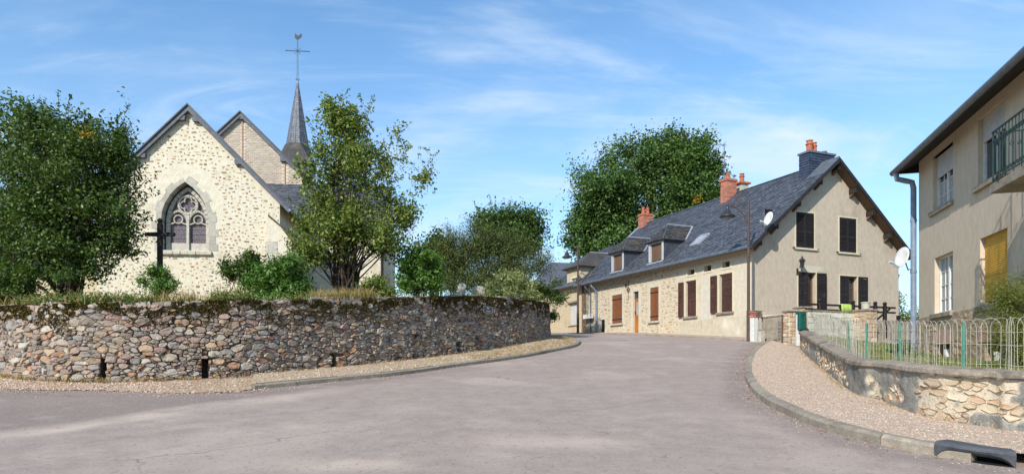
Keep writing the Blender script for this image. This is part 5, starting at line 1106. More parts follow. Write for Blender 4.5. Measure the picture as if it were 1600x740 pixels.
    for P in ([c[0], c[1], rb, ra], [c[1], c[2], rb], [c[2], c[3], ra, rb], [c[3], c[0], ra]):
        P = [Vector(p) for p in P]; MB().add(P + [p - Vector((0, 0, .1)) for p in P], [tuple(range(len(P))), tuple(range(len(P), 2 * len(P)))] + [(i, (i + 1) % len(P), len(P) + (i + 1) % len(P), len(P) + i) for i in range(len(P))]).build('roof', m_slate, r2)
second_house()
# ------------------------------------------------------------------ street lamps
def street_lamp(u, v_base, Y, vtop, label, side, s=1.0, arc=True):
    x = (u - CX) / FPX * Y; root = empty('street_lamp', (x, Y, H(Y)), label=label, cat='street lamp'); zt = at(u, vtop, Y).z - H(Y)
    MB().lathe((0, 0, 0), [(.085, 0), (.085, .05), (.075, .06), (.075, 1.15), (.055, 1.18)], 10).build('sleeve', m_lampm, root); MB().lathe((0, 0, 1.17), [(.06, 0), (.05, zt - 1.2), (.052, zt - 1.17), (.02, zt - 1.13)], 10).build('post', m_lampm, root)
    b = MB(); P = []
    if arc:
        hx = .74
        for i in range(13): t = i / 12; P.append((side * (.05 + hx * math.sin(t * math.pi / 2 * 1.06) ** 1.1), 0, zt - 1.0 + .98 * (1 - (1 - t) ** 2) * (1 if t < .9 else 1.0)))
        P = [(side * (.04 + .76 * (1 - math.cos(t))), 0, zt - .95 + .88 * math.sin(t)) for t in np.linspace(0, 1.45, 12)]
        P.append((side * .80, 0, P[-1][2] - .02)); b.tube(P, .022, 8); ex, ez = P[-1][0], P[-1][2]
        b.lathe((0, 0, zt - 1.1), [(.065, 0), (.065, .12)], 10); b.lathe((0, 0, zt - .35), [(.062, 0), (.062, .06)], 10)
    else: b.tube([(0, 0, zt - .45), (side * .35, 0, zt - .2), (side * .62, 0, zt - .22)], .025, 8); ex, ez = side * .62, zt - .22
    b.build('bracket', m_lampm, root)
    hd = MB().lathe((ex, 0, ez), [(.015, .04), (.04, .0), (.06, -.07), (.07, -.14), (.12, -.18), (.15, -.28), (.285, -.37), (.29, -.41), (.22, -.41)], 16).build('lamp_head', m_lantern, root, smooth=True)
    MB().lathe((ex, 0, ez), [(.17, -.39), (.14, -.45), (.02, -.48)], 12).build('globe', mat('lamp_globe', S(120, 124, 128), rough=.2), root)
street_lamp(1169.5, 528, 25.2, 318, 'brown street lamp with a curved arm and bell shade at the gable corner', -1)
street_lamp(903, 521, 37.6, 385, 'tall brown lamp post before the narrow pale house at the street bend', -1, arc=False)
# ------------------------------------------------------------------ right-hand house
RL = (11.86, 19.4, 1.6); RR = R(-14.9)
def righthouse():
    root = empty('house', RL, RR, label='tall ochre grey rendered house with roller blinds and a green iron balcony at the right', cat='house')
    F = Frame((0, 0, 0), (0, 1, 0), (0, 0, 1), (-1, 0, 0)); pr = lambda u, v, o=0: wpt(RL, RR, F, u, v, o)
    def rr(u0, u1, v0, v1, u_=None): um = (u0 + u1) / 2; return (pr(u1, 400)[0], pr(u0, 400)[0], pr(um, v1)[1], pr(um, v0)[1])
    Ln = 12.0; ze = 5.86
    # picture corners: left and right edge, mean top and bottom
    a1 = rr(1458, 1489, 234.5, 322); a2 = rr(1528, 1570.5, 170, 280); b1 = rr(1460.3, 1489, 397.5, 488); b2 = rr(1531.5, 1574, 364, 475); v1 = rr(1467, 1486, 537, 557); v2 = rr(1541, 1568, 533, 563)
    a1, a2 = (tuple(min(x, 5.76) for x in q) for q in (a1, a2))
    wall('front_wall', F, [(-Ln, 1.25), (0, 1.25), (0, ze), (-Ln, ze)], [rect(*q) for q in (a1, a2, b1, b2)], .22, m_right, root)
    plm = mat('rough_plinth', S(188, 166, 138, .85), S(160, 140, 116, .85), 9, .95, 1.0, 16, c3=S(206, 186, 158, .85), s3=2.5, t3=.52, bdist=.05)
    wall('plinth', Frame((-.03, 0, 0), F.a, F.b, F.n), [(-Ln, -.8), (.03, -.8), (.03, 1.25), (-Ln, 1.25)], [rect(*v1), rect(*v2)], .3, plm, root); MB().pbox(F, -Ln, .03, 1.2, 1.26, -.01, .0295).build('plinth_cap', plm, root)
    MB().add([(0, 0, -.8), (9, 0, -.8), (9, 0, ze), (0, 0, ze), (0, -Ln, -.8), (9, -Ln, -.8), (9, -Ln, ze), (0, -Ln, ze)], [(0, 1, 2, 3), (4, 5, 6, 7), (1, 5, 6, 2)]).build('other_wall', m_right, root)
    st = MB(); R4 = random.Random(3)
    for _ in range(420):
        a, b = R4.uniform(-Ln + .2, -.1), R4.uniform(-.3, 1.15)
        if any(q[0] - .15 < a < q[1] + .15 and b > q[2] - .1 for q in (v1, v2)): continue
        st.add(*rubble_stone(Frame((-.03, 0, 0), F.a, F.b, F.n), a, b, R4.uniform(.12, .32), R4.uniform(.07, .18), 0, .012))
    tag(st.build('plinth_rubble', mat('plinth_stone', S(196, 172, 142, .85), S(176, 152, 124, .85), 8, .9, .4, 30, rnd=.14), root), kind='stuff')
    # roof with wide dark soffit, gutter and downpipe
    ov = .5; yE = .36; zf = 7.28 - 1.6
    MB().prism(Frame((0, yE, 0), (1, 0, 0), (0, 0, 1), (0, 1, 0)), [(-ov, zf - .06), (-ov, zf), (4.5, zf + 2.6), (9.5, zf), (9.5, zf - .06), (4.5, zf + 2.5)], -Ln - .7, 0).build('roof', m_slate2, root)
    sm = MB(); vd = Vector((5, 0, 2.6)); slates(sm, (-ov - .04, yE - Ln - .7, zf), (0, 1, 0), vd, Ln + .7, vd.length, (-2.6, 0, 5), .3, .2); tag(sm.build('roof_slate', m_slate, root), kind='stuff')
    MB().prism(Frame((0, yE, 0), (1, 0, 0), (0, 0, 1), (0, 1, 0)), [(-ov, zf - .09), (.1, zf + .18), (.1, zf + .21), (-ov, zf - .06)], -Ln - .6, 0).build('soffit', m_dark, root); MB().pbox(F, -Ln - .3, yE, zf - .11, zf - .02, ov, ov + .025).build('fascia', m_dark, root)
    MB().add([(-ov, yE, zf - .09), (9.5, yE, zf - .09), (9.5, yE, zf), (4.5, yE, zf + 2.55), (-ov, yE, zf)], [(0, 1, 2, 3, 4)]).build('gable_board', m_dark, root)
    MB().tube([F.p(-Ln - .3, zf - .06, ov + .10), F.p(yE, zf - .06, ov + .10)], .08, 10).build('gutter', m_zinc, root)
    ap = .07; dp = F.p(ap, 0, .12)
    MB().tube([F.p(ap, zf - .12, ov + .08), F.p(ap, zf - .30, ov + .05), F.p(ap, zf - .38, .30), F.p(ap, zf - .42, .16), F.p(ap, zf - .6, .12), F.p(ap, -.3, .12)], .08, 12).build('downpipe', m_pipe, root)
    for z in (.9, 2.6, 4.1): MB().tube([F.p(ap, z, .12), F.p(ap, z + .07, .12)], .092, 12).build('pipe_collar', m_pipe, root)
    # windows
    def sillp(q, w=.14): MB().pbox(F, q[0] - w * .4, q[1] + w, q[2] - .11, q[2] - .002, -.2, .09).build('window_sill', m_plaster, root)
    for q, kind in ((a1, 'half'), (a2, 'half2'), (b1, 'bars'), (b2, 'yellow')):
        w_ = MB().pbox(F, q[0], q[1], q[2], q[3], -.175, -.165).build('window', m_glass if kind != 'bars' else m_curt, root); mb = MB(); frame_rect(mb, F, q[0], q[1], q[2], q[3], .055, -.165, -.11)
        if kind != 'yellow': m_ = (q[0] + q[1]) / 2; mb.pbox(F, m_ - .045, m_ + .045, q[2] + .05, q[3] - .05, -.165, -.12)
        if kind in ('bars', 'half'):
            for c in (-1, 1):
                x = (q[0] + q[1]) / 2 + c * (q[1] - q[0]) * .25; mb.pbox(F, x - .012, x + .012, q[2] + .05, q[3] - .05, -.165, -.145)
            for f in (.26, .5, .74): z = q[2] + (q[3] - q[2]) * f; mb.pbox(F, q[0] + .05, q[1] - .05, z - .012, z + .012, -.165, -.146)
        mb.build('window_frame', m_white, w_); sillp(q)
        if kind in ('half', 'half2', 'yellow'):
            lo = q[3] - (q[3] - q[2]) * {'half': .40, 'half2': .36, 'yellow': .94}[kind]; bm = m_yellow if kind == 'yellow' else m_blind; bl = MB().pbox(F, q[0] + .03, q[1] - .03, lo, q[3], -.125, -.10).build('roller_blind', bm, root); sb = MB(); z = lo
            while z < q[3] - .02: sb.prism(Frame(F.p(q[0] + .03, 0, -.10), F.n, F.b, F.a), [(0, z + .004), (.012, z + .012), (.012, z + .034), (0, z + .042)], 0, q[1] - q[0] - .06); z += .046
            tag(sb.build('blind_slat', bm, bl), kind='stuff')
    MB().pbox(F, a1[0] - .0, a1[1], a1[3], a1[3] + .02, -.2, .0).build('lintel_edge', m_right, root)
    cur = MB().pbox(F, a1[0] + .06, a1[1] - .06, a1[2] + .06, a1[2] + .75, -.1645, -.1635).build('net_curtain', m_curt, root)
    F3 = Frame((-.03, 0, 0), F.a, F.b, F.n)
    for q in (v1, v2):
        MB().pbox(F3, q[0], q[1], q[2], q[3], -.3, -.28).build('cellar_light', m_black, root); MB().pbox(F3, q[0] - .06, q[1] + .30, q[3], q[3] + .32, -.02, .018).build('cellar_lintel', m_pink, root); x = (q[0] + q[1]) / 2 - .02
        MB().lathe(F3.p(x, q[2], -.12), [(.10, 0), (.12, .2), (.09, .2), (.08, .05)], 10).build('white_pot', m_white, root)
    # balcony: slab, scrolled railing
    BO = .85; yl = pr(1548.5, 296, BO)[0]; zb = pr(1548.5, 289, BO)[1]; zc = pr(1548.5, 303, BO)[1]; rt = pr(1549.5, 206, BO)[1]; y_r = yl - 2.6
    MB().pbox(F, y_r, yl, zc, zb, -.02, BO + .02).build('balcony_slab', m_plaster, root, bevel=.01)
    rl = MB(); rl.pbox(F, y_r, yl, rt - .025, rt, BO - .04, BO - .005); rl.pbox(F, y_r, yl, rt - .20, rt - .185, BO - .03, BO - .015); rl.pbox(F, y_r, yl, zb + .08, zb + .10, BO - .03, BO - .012)
    for a in (yl - .03,): rl.pbox(F, a - .012, a + .012, zb, rt, BO - .035, BO - .01)
    rl.pbox(F, yl - .035, yl - .01, rt - .025, rt, 0, BO - .04); rl.pbox(F, yl - .032, yl - .014, zb + .08, zb + .10, 0, BO - .04)
    ro = rl.build('balcony_railing', m_railg, root)
    def scroll(c, r, s0_, turns, fr, off, w=.008): return [fr.p(c[0] + r * (1 - .75 * t) * math.cos(s0_ + turns * 2 * math.pi * t), c[1] + r * (1 - .75 * t) * math.sin(s0_ + turns * 2 * math.pi * t), off) for t in np.linspace(0, 1, 14)]
    i = 0; a = yl - .17
    while a > y_r:
        mb = MB(); mb.tube([F.p(a, zb + .09, BO - .022), F.p(a, rt - .02, BO - .022)], .009, 5); mb.tube(scroll((a - .05, rt - .24), .045, math.pi / 2, 1.0, F, BO - .022), .008, 5, False); mb.tube(scroll((a - .05, zb + .17), .045, -math.pi / 2, -1.0, F, BO - .022), .008, 5, False)
        mb.tube([F.p(a + .065 * math.cos(t) - .065, rt - .30 + .11 * math.sin(t), BO - .022) for t in np.linspace(0, math.pi, 8)], .008, 5, False); mb.build('baluster', m_railg, ro); a -= .13
    for k in range(6):
        n_ = .09 + k * .13; mb = MB(); mb.tube([F.p(yl - .022, zb + .09, n_), F.p(yl - .022, rt - .02, n_)], .009, 5); SFr = Frame(F.p(yl - .022, 0, 0), F.n, F.b, F.a); mb.tube(scroll((n_ - .04, zb + .17), .04, -math.pi / 2, -1.0, SFr, 0), .008, 5, False); mb.tube(scroll((n_ + .05, rt - .24), .045, math.pi / 2, 1.0, SFr, 0), .008, 5, False); mb.build('baluster', m_railg, ro)
    MB().tube(scroll((yl - .35, zb + .03), .09, 0, 1.2, F, BO + .02), .01, 5, False).build('scroll', m_railg, ro)
    return F, pr, dp, ap
RF, prr, dp, ap = righthouse()
wd = toworld(RL, RR, RF.p(ap, prr(1430, 418, .12)[1], .17))
dish(at(1408, 402, 18.9), .31, (-1, -.18, .28), 'white satellite dish on a bent arm clamped to the blue grey downpipe', wd)
# ------------------------------------------------------------------ low wall, fence and garden on the right
zk = [(1250, 517), (1290, 540), (1333, 562), (1396, 567), (1494, 576), (1600, 582)]
wt, wz = [], []
for u, v in zk: t = WR.find_u(u); wt.append(t); wz.append(at(u, v, WR.at(t)[1]).z)
wt.append(WR.L); wz.append(wz[-1])
def WRtop(t): return float(np.interp(t, wt, wz))
GS = -1     # towards the garden
def gardenwall():
    p0 = WR.at(WR.L * .6); root = empty('garden_wall', (p0[0], p0[1], H(p0[1])), label='low curving crumbling wall with grey crust, bare ochre stones and a concrete coping', cat='wall'); inv = -np.array(root.location)
    def P3(t, w, out):
        p = WR.at(t); n = WR.nrm(t, 1); return (p[0] + n[0] * out + inv[0], p[1] + n[1] * out + inv[1], H(p[1]) + w + inv[2])
    # which side faces the street
    q = WR.at(WR.L * .5); n = WR.nrm(WR.L * .5, 1); sgn = 1 if (n @ (-q[:2])) > 0 else -1
    def Q(t, w, out):
        p = WR.at(t); n = WR.nrm(t, sgn); return (p[0] + n[0] * out + inv[0], p[1] + n[1] * out + inv[1], H(p[1]) + w + inv[2])
    T = np.arange(0, WR.L, .045); nw_ = 17
    tt = np.repeat(T, nw_); hh = np.array([WRtop(t) - H(WR.at(t)[1]) - .09 for t in T]); ww = (np.linspace(0, 1, nw_)[None] * (hh[:, None] + .05) - .05).ravel()
    # bare patches of stonework where the crust has fallen
    bare = np.zeros(len(tt)); nz = vnoise(tt, ww * 1.4, .5, 21, 4)
    for (u0, u1, f0, f1) in ((1250, 1322, .3, .85), (1362, 1408, .25, .66), (1448, 1556, .58, .96), (1446, 1490, .0, .2), (1280, 1325, .0, .25), (1520, 1548, .35, .6)):
        a, b = WR.find_u(u0), WR.find_u(u1); hq = np.repeat(hh, nw_); fx = np.minimum(tt - a, b - tt) * 2.0; fy = np.minimum(ww - f0 * hq, f1 * hq - ww) * 5
        bare = np.maximum(bare, np.clip(np.minimum(fx, fy) + .5 + (nz - .5) * 5.0, 0, 1))
    bare = np.where(bare > .70, 1.0, 0.0)
    V = np.array([Q(t, w, .0 - .030 * b + .03 * (vn - .5)) for t, w, b, vn in zip(tt, ww, bare, vnoise(tt, ww, .15, 8, 3))]); n = nw_; m = len(T); i, j = np.meshgrid(np.arange(n - 1), np.arange(m - 1)); a = (j * n + i).ravel(); Fq = np.stack([a, a + 1, a + n + 1, a + n], 1)
    o = npmesh('crust', V, Fq, m_conc, root, True); at_ = o.data.attributes.new('bare', 'FLOAT', 'POINT'); at_.data.foreach_set('value', bare.astype(np.float32))
    mb = MB()
    for a, b in zip(T[:-1:6], T[6::6]):
        ha, hb = (WRtop(x) - H(WR.at(x)[1]) - .09 for x in (a, b)); mb.add([Q(a, -.1, -.34), Q(b, -.1, -.34), Q(b, hb, -.34), Q(a, ha, -.34)], [(0, 1, 2, 3)])
    mb.build('wall_back', m_plaster, root)
    mb = MB(); mb.add([Q(0, -.1, .0), Q(0, -.1, -.34), Q(0, hh[0], -.34), Q(0, hh[0], 0)], [(0, 1, 2, 3)]); mb.build('wall_end', m_plaster, root)
    # bare stones at the places the crust has gone
    R5 = random.Random(12); B2 = bare.reshape(len(T), nw_); n = 0
    for x, y, poly in cells(WR.L, 1.0, .03, .085, 2.1, 31, 16000, .74):
        if x >= WR.L - .05: continue
        h_ = WRtop(x) - H(WR.at(x)[1]) - .09
        if y < .02 or y > h_ - .02: continue
        if B2[min(int(x / .045), len(T) - 1), min(max(int((y + .05) / (h_ + .05) * (nw_ - 1) + .5), 0), nw_ - 1)] < .5: continue
        if R5.random() < .30: continue
        r = stone_mesh(clip(poly, 0, 1, h_), Q, R5.uniform(.008, .022), R5.uniform(-.030, .008), .6, .006)
        if r: MB().add(*r).build('stone', m_wstone, root); n += 1
    # coping in cast lengths, chipped along the lower edge
    t = 0.0
    while t < WR.L:
        e = min(t + R5.uniform(.7, 1.1), WR.L); qn = 7; V = []; pr_ = None
        for x in np.linspace(t + .004, e - .004, qn):
            h = WRtop(x) - H(WR.at(x)[1]); c = R5.uniform(-.012, .012); prof = [(.035 + c, h - .10 + R5.uniform(-.012, .02)), (.05 + c, h - .075), (.045 + c, h - .02), (.01, h + R5.uniform(-.006, .006)), (-.16, h + .03), (-.38, h - .01), (-.39, h - .10), (-.1, h - .10)]
            V += [Q(x, w, o_) for o_, w in prof]
        k = 8; F_ = [(i_ * k + j_, i_ * k + (j_ + 1) % k, (i_ + 1) * k + (j_ + 1) % k, (i_ + 1) * k + j_) for i_ in range(qn - 1) for j_ in range(k)] + [tuple(range(k)), tuple(range(qn * k - 1, (qn - 1) * k - 1, -1))]
        MB().add(V, F_).build('coping_block', m_cope, root); t = e
    return sgn
WS = gardenwall()
def fence():
    p0 = WR.at(WR.L * .6); root = empty('wire_fence', (p0[0], p0[1], WRtop(WR.L * .6)), label='hooped cream wire garden fence on green posts along the low wall', cat='fence'); inv = -np.array(root.location)
    def Q(t, z):
        p = WR.at(t); n = WR.nrm(t, WS); return Vector((p[0] - n[0] * .17 + inv[0], p[1] - n[1] * .17 + inv[1], WRtop(t) + z + inv[2] + .01))
    t = WR.find_u(1263); e = WR.L; ht = .68; k = 0; hw = .10
    while t < e - .3:
        j = random.uniform(-.012, .012); hh = ht + .03 * math.sin(t * 1.3) + random.uniform(-.012, .012); n = WR.nrm(t, WS); lean = random.uniform(-.02, .02)
        def pt(x, z): return Q(t + x, z) + Vector((n[0], n[1], 0)) * (lean * z / ht + .012 * (k % 2))
        P = [pt(-hw, -.02), pt(-hw + j, hh * .35), pt(-hw + j * .5, hh - hw * 1.15)] + [pt(-hw * math.cos(a), hh - hw * 1.15 + hw * 1.15 * math.sin(a)) for a in np.linspace(.45, math.pi - .45, 5)] + [pt(hw + j * .5, hh - hw * 1.15), pt(hw + j, hh * .35), pt(hw, -.02)]
        MB().tube(P, .0034, 4, False).build('wire_hoop', m_wire, root); t += .125; k += 1
    for z in (.07, .33, .50):
        MB().tube([Q(x, z + random.uniform(-.008, .008)) for x in np.arange(WR.find_u(1263), e - .2, .25)], .0035, 4, False).build('line_wire', m_wire, root)
    for u, h in ((1311, .62), (1338, .64), (1388, .62), (1494, .62)):
        x = WR.find_u(u); MB().tube([Q(x, -.02), Q(x, h)], .022, 8).build('fence_post', m_postg, root)
    MB().tube([Q(WR.find_u(1640), -.02), Q(WR.find_u(1640), .62)], .022, 8).build('fence_post', m_postg, root)
fence()
# garden ground between wall and house
ga = offset([WR.at(t)[:2] for t in np.linspace(0, WR.L, NS)], .0); V = []; Fq = []
hl = [toworld(RL, RR, (2.5, y, 0)) for y in np.linspace(9.0, -12, NS)]
for i in range(NS):
    t = WR.L * i / (NS - 1); n = WR.nrm(t, WS); a = np.array(WR.at(t)[:2]) - n * .33; b = hl[i]; za = WRtop(t) - .10; zb = 1.62 if b[1] < 19.5 else 1.62 + (b[1] - 19.5) * .07
    for j in range(9): f = j / 8; V.append((a[0] * (1 - f) + b[0] * f, a[1] * (1 - f) + b[1] * f, za * (1 - f) + zb * f + .03 * math.sin(i * .7 + j * 2.1) * (0 < j < 8)))
for i in range(NS - 1):
    for j in range(8): a = i * 9 + j; Fq.append((a, a + 1, a + 10, a + 9))
m_lawn = mat('dry_lawn', S(150, 140, 78, .8), S(120, 120, 62, .8), 5, .95, .6, 25, c3=S(172, 152, 96, .8), s3=1.2)
tag(npmesh('garden_ground', np.array(V), np.array(Fq), m_lawn, smooth=True), kind='structure'); GV = np.array(V).reshape(NS, 9, 3)
# ------------------------------------------------------------------ terrace and gateway before the gable
def terrace():
    root = empty('terrace', HL, HR, label='raised terrace with whitewashed block wall below the beige gable', cat='terrace'); z0 = HL[2]; F = Frame((0, 0, 0), (1, 0, 0), (0, 0, 1), (0, -1, 0)); y = -2.2; Wt = Frame((0, y, 0), (1, 0, 0), (0, 0, 1), (0, -1, 0))
    a0 = wpt(HL, HR, Wt, 1262, 500)[0]; a1 = wpt(HL, HR, Wt, 1348, 500)[0]; zt = wpt(HL, HR, Wt, 1300, 487)[1]
    MB().box(a0, a1 + 3.4, y + .04, -.25, -.9, zt - .25).build('terrace_fill', m_plaster, root); wl = MB().box(a0, a1, y, y + .14, -.9, zt - .01).build('parapet', m_mortar, root)
    rows = 8; hh = (zt + .7) / rows
    for r in range(rows):
        x = a0 - (.22 if r % 2 else 0)
        while x < a1:
            p, q = max(x, a0) + .006, min(x + .46, a1) - .006
            if q - p > .05: MB().pbox(Wt, p, q, -.7 + r * hh + .006, -.7 + (r + 1) * hh - .006, -.01, .018 + random.uniform(0, .01)).build('block', m_lime, wl)
            x += .46
    MB().pbox(Wt, a0 - .03, a1 + .03, zt - .01, zt + .05, -.2, .04).build('parapet_coping', m_cope, root)
    # the left return of the terrace
    MB().box(a0 - .02, a0 + .14, y + .14, -.02, -.9, zt - .02).build('return_wall', m_lime, root)
    return a0, a1, zt, y, Wt
ta0, ta1, tzt, ty, TW = terrace()
def pillar(u0, u1, vt, Y, label, pot_=False, zb=None):
    a, b = at(u0, vt, Y), at(u1, vt, Y); w = (b.x - a.x) / 2; zb = H(Y) - .2 if zb is None else zb; root = empty('stone_pillar', ((a.x + b.x) / 2, Y + w, zb), R(14), label=label, cat='pillar'); h = a.z - zb - .08
    MB().box(-w + .02, w - .02, -w + .02, w - .02, 0, h).build('core', m_mortar, root)
    for F, L in ((Frame((-w, -w, 0), (1, 0, 0), (0, 0, 1), (0, -1, 0)), 2 * w), (Frame((-w, -w, 0), (0, 1, 0), (0, 0, 1), (-1, 0, 0)), 2 * w), (Frame((w, -w, 0), (0, 1, 0), (0, 0, 1), (1, 0, 0)), 2 * w)):
        z = 0; Fp = lambda a_, b_, o_: F.p(a_, b_, o_ - .02)
        while z < h - .03:
            hh = min(random.uniform(.09, .2), h - z); x = 0; cut = random.uniform(.35, .65) * L
            for x0, x1 in ((0, cut), (cut, L)):
                r = stone_mesh([(x0, z), (x1, z), (x1, z + hh), (x0, z + hh)], Fp, .008, .03, .4, .006)
                if r: MB().add(*r).build('stone', m_wstone, root)
            z += hh
    MB().box(-w - .05, w + .05, -w - .05, w + .05, h, h + .07).build('cap', m_cope, root, bevel=.015)
    if pot_:
        o = tag(MB().lathe(((a.x + b.x) / 2, Y + w, zb + h + .075), [(.10, 0), (.14, .02), (.15, .22), (.17, .23), (.17, .27), (.13, .27), (.12, .1)], 14).build('plant_pot', m_trac), 'pale stone planter on the right pillar of the terrace', 'plant pot')
pillar(1230.5, 1245, 484, 23.9, 'ochre stone gate pillar between the dark gate and the white post'); pillar(1347, 1370, 482, 24.6, 'broad stone pillar with a pale planter on top behind the wire fence', True)
pillar(1249, 1267, 478, 25.2, 'stone pillar at the left end of the terrace behind the green letterbox')
def gateway():
    # low plaster wall from the house corner to the gate
    A = at(1190, 533, 25.3); B = at(1221, 534, 24.4); d = Vector((B.x - A.x, B.y - A.y, 0)); L = d.length; root = empty('plaster_wall', (A.x, A.y, H(A.y) - .1), math.atan2(d.y, d.x), label='low stained grey plaster wall left of the dark plank gate', cat='wall')
    h0 = at(1192, 497, 25.3).z - root.location.z; h1 = at(1219, 493, 24.4).z - root.location.z; F = Frame((0, 0, 0), (1, 0, 0), (0, 0, 1), (0, -1, 0)); MB().prism(F, [(0, -.2), (L, -.2), (L, h1), (0, h0)], -.2, 0).build('wall_body', m_plaster, root)
    MB().prism(F, [(-.02, h0), (L + .02, h1), (L + .02, h1 + .06), (-.02, h0 + .05)], -.24, .03).build('wall_coping', m_cope, root); st = MB()
    for z in np.arange(0, h1 - .1, .13): MB().add(*stone_mesh([(L - .17, z), (L, z), (L, z + .13), (L - .17, z + .13)], F.p, .006, .02, .3, .005)).build('stone', m_dress, root)
    # plank gate
    P = at(1225, 536, 24.3); root = empty('plank_gate', (P.x - .08, P.y, H(P.y) - .02), R(10), label='narrow dark brown plank gate between plaster wall and stone pillar', cat='gate'); h = at(1225, 494, 24.3).z - root.location.z
    for i in range(2): MB().box(i * .10, i * .10 + .094, -.02, .02, 0, h - random.uniform(0, .06)).build('plank', m_oldwood, root)
    for z in (.25, h - .25): MB().box(0, .195, -.035, -.02, z, z + .06).build('rail', m_oldwood, root)
    # white post and letterbox
    P = at(1246.5, 538, 23.6); o = empty('white_post', (P.x, P.y, H(P.y)), R(5), label='slim white post beside the green letterbox', cat='post'); h = at(0, 492, 23.6).z - H(P.y); MB().box(-.055, .055, -.05, .05, -.1, h).build('post_shaft', m_white, o, bevel=.006); MB().box(-.06, .06, -.055, .055, h, h + .02).build('post_cap', m_white, o)
    a, b = at(1249.5, 515, 23.4), at(1261, 486, 23.4); root = empty('letterbox', (a.x, a.y, a.z), R(8), label='dark green metal letterbox cabinet at the far end of the garden wall', cat='letterbox'); w, h = b.x - a.x, b.z - a.z
    MB().box(0, w, 0, .28, 0, h).build('cabinet', m_green, root, bevel=.012); MB().box(.02, w - .02, -.012, -.0, .04, h - .04).build('door', m_green, root, bevel=.004); MB().box(w * .3, w * .7, -.016, -.011, h * .78, h * .81).build('slot', m_black, root); MB().box(w * .4, w * .6, .1, .2, -.5, 0).build('foot', m_iron, root)
    # meter post with brick hood and its small white box
    a, b = at(1177, 528, 25.0), at(1192, 486, 25.0); root = empty('meter_post', (at(1181, 528, 25).x, 25.0, H(25)), R(22.6), label='white meter post under a brick hood by the gable corner', cat='post'); z = at(0, 495, 25).z - H(25); MB().box(-.11, .10, 0, .25, -.1, z).build('meter_cabinet', m_white, root, bevel=.01)
    mb = MB(); bk = MB()
    for r in range(3):
        for i in range(3): q = MB().box(-.14 + i * .14 + (.03 if r % 2 else 0), -.14 + i * .14 + .13 + (.03 if r % 2 else 0), -.03, .22, z + r * .075, z + r * .075 + .065).build('brick', m_brick if i == 0 else m_joint, root, bevel=.004)
    MB().box(-.16, .33, -.04, .24, z + .225, z + .25).build('hood', m_cope, root); MB().tube([(.18, .05, 0), (.18, .05, z)], .02, 6).build('pipe', m_lead, root)
    P = at(1192, 530, 24.7); root = empty('utility_box', (P.x, P.y, H(P.y)), R(22.6), label='small pale utility box standing on the gravel below the brick hood', cat='utility box'); MB().box(-.11, .11, 0, .14, .0, .42).build('cabinet', m_trac, root, bevel=.012); MB().box(-.09, .09, -.008, 0, .05, .38).build('door', m_trac, root)
gateway()
def railing():
    F = TW; root = empty('terrace_railing', HL, HR, label='black wooden rail fence with double rails along the terrace', cat='railing'); zt = tzt + .05; a1 = wpt(HL, HR, F, 1402, 480)[0]
    p = lambda u, v=480: wpt(HL, HR, F, u, v)[0]; z1 = wpt(HL, HR, F, 1300, 476)[1]; z2 = wpt(HL, HR, F, 1300, 484)[1]
    for z in (z1, z2): MB().pbox(F, p(1262), a1, z - .035, z + .035, -.12, -.06).build('rail', m_woodrail, root)
    for u in (1284, 1336, 1371, 1386): a = p(u); MB().pbox(F, a - .07, a + .07, zt - 1.0, z1 + .10, -.16, -.03).build('post', m_woodrail, root, bevel=.03); MB().lathe(F.p(a, z1 + .10, -.095), [(.05, 0), (.085, .04), (.06, .10), (.01, .12)], 8).build('post_knob', m_woodrail, root)
    a = p(1380); MB().prism(F, [(a - .3, z2 - .3), (a + .5, z1), (a + .5, z1 - .07), (a - .3, z2 - .37)], -.12, -.07).build('brace', m_woodrail, root)
    F2 = Frame(F.p(a1, 0, 0), F.a, F.b, F.n)
    for z in (z1 - .55, z2 - .75, z1 - 1.1): MB().pbox(F2, -.6, 1.6, z - .04, z + .04, -.12, -.06).build('rail', m_woodrail, root)
    for a in (.2, 1.45): MB().pbox(F2, a - .05, a + .05, -1, z2 - .1, -.16, -.05).build('post', m_woodrail, root)
    c = []; A, B = p(1316), p(1332); mb = MB(); n = 8; V = []
    for i in range(n + 1):
        a = A + (B - A) * i / n; wv = .012 * math.sin(i * 1.9)
        for z, o_ in ((z2 - .06, -.02 + wv), (z2 + .1, -.035 + wv), (z1 + .03, -.045), (z1 + .055, -.09), (z1 + .03, -.135), (z1 - .12, -.15)): V.append(toworld(HL, HR, F.p(a, z, o_)))
    V = [tuple(v) for v in V]; cl = MB().add(V, [(i * 6 + j, i * 6 + j + 1, (i + 1) * 6 + j + 1, (i + 1) * 6 + j) for i in range(n) for j in range(5)]).build('towel', m_lime_cl, smooth=True); md = cl.modifiers.new('s', 'SOLIDIFY'); md.thickness = .012; tag(cl, 'lime green towel hung over the black terrace rail', 'towel')
railing()
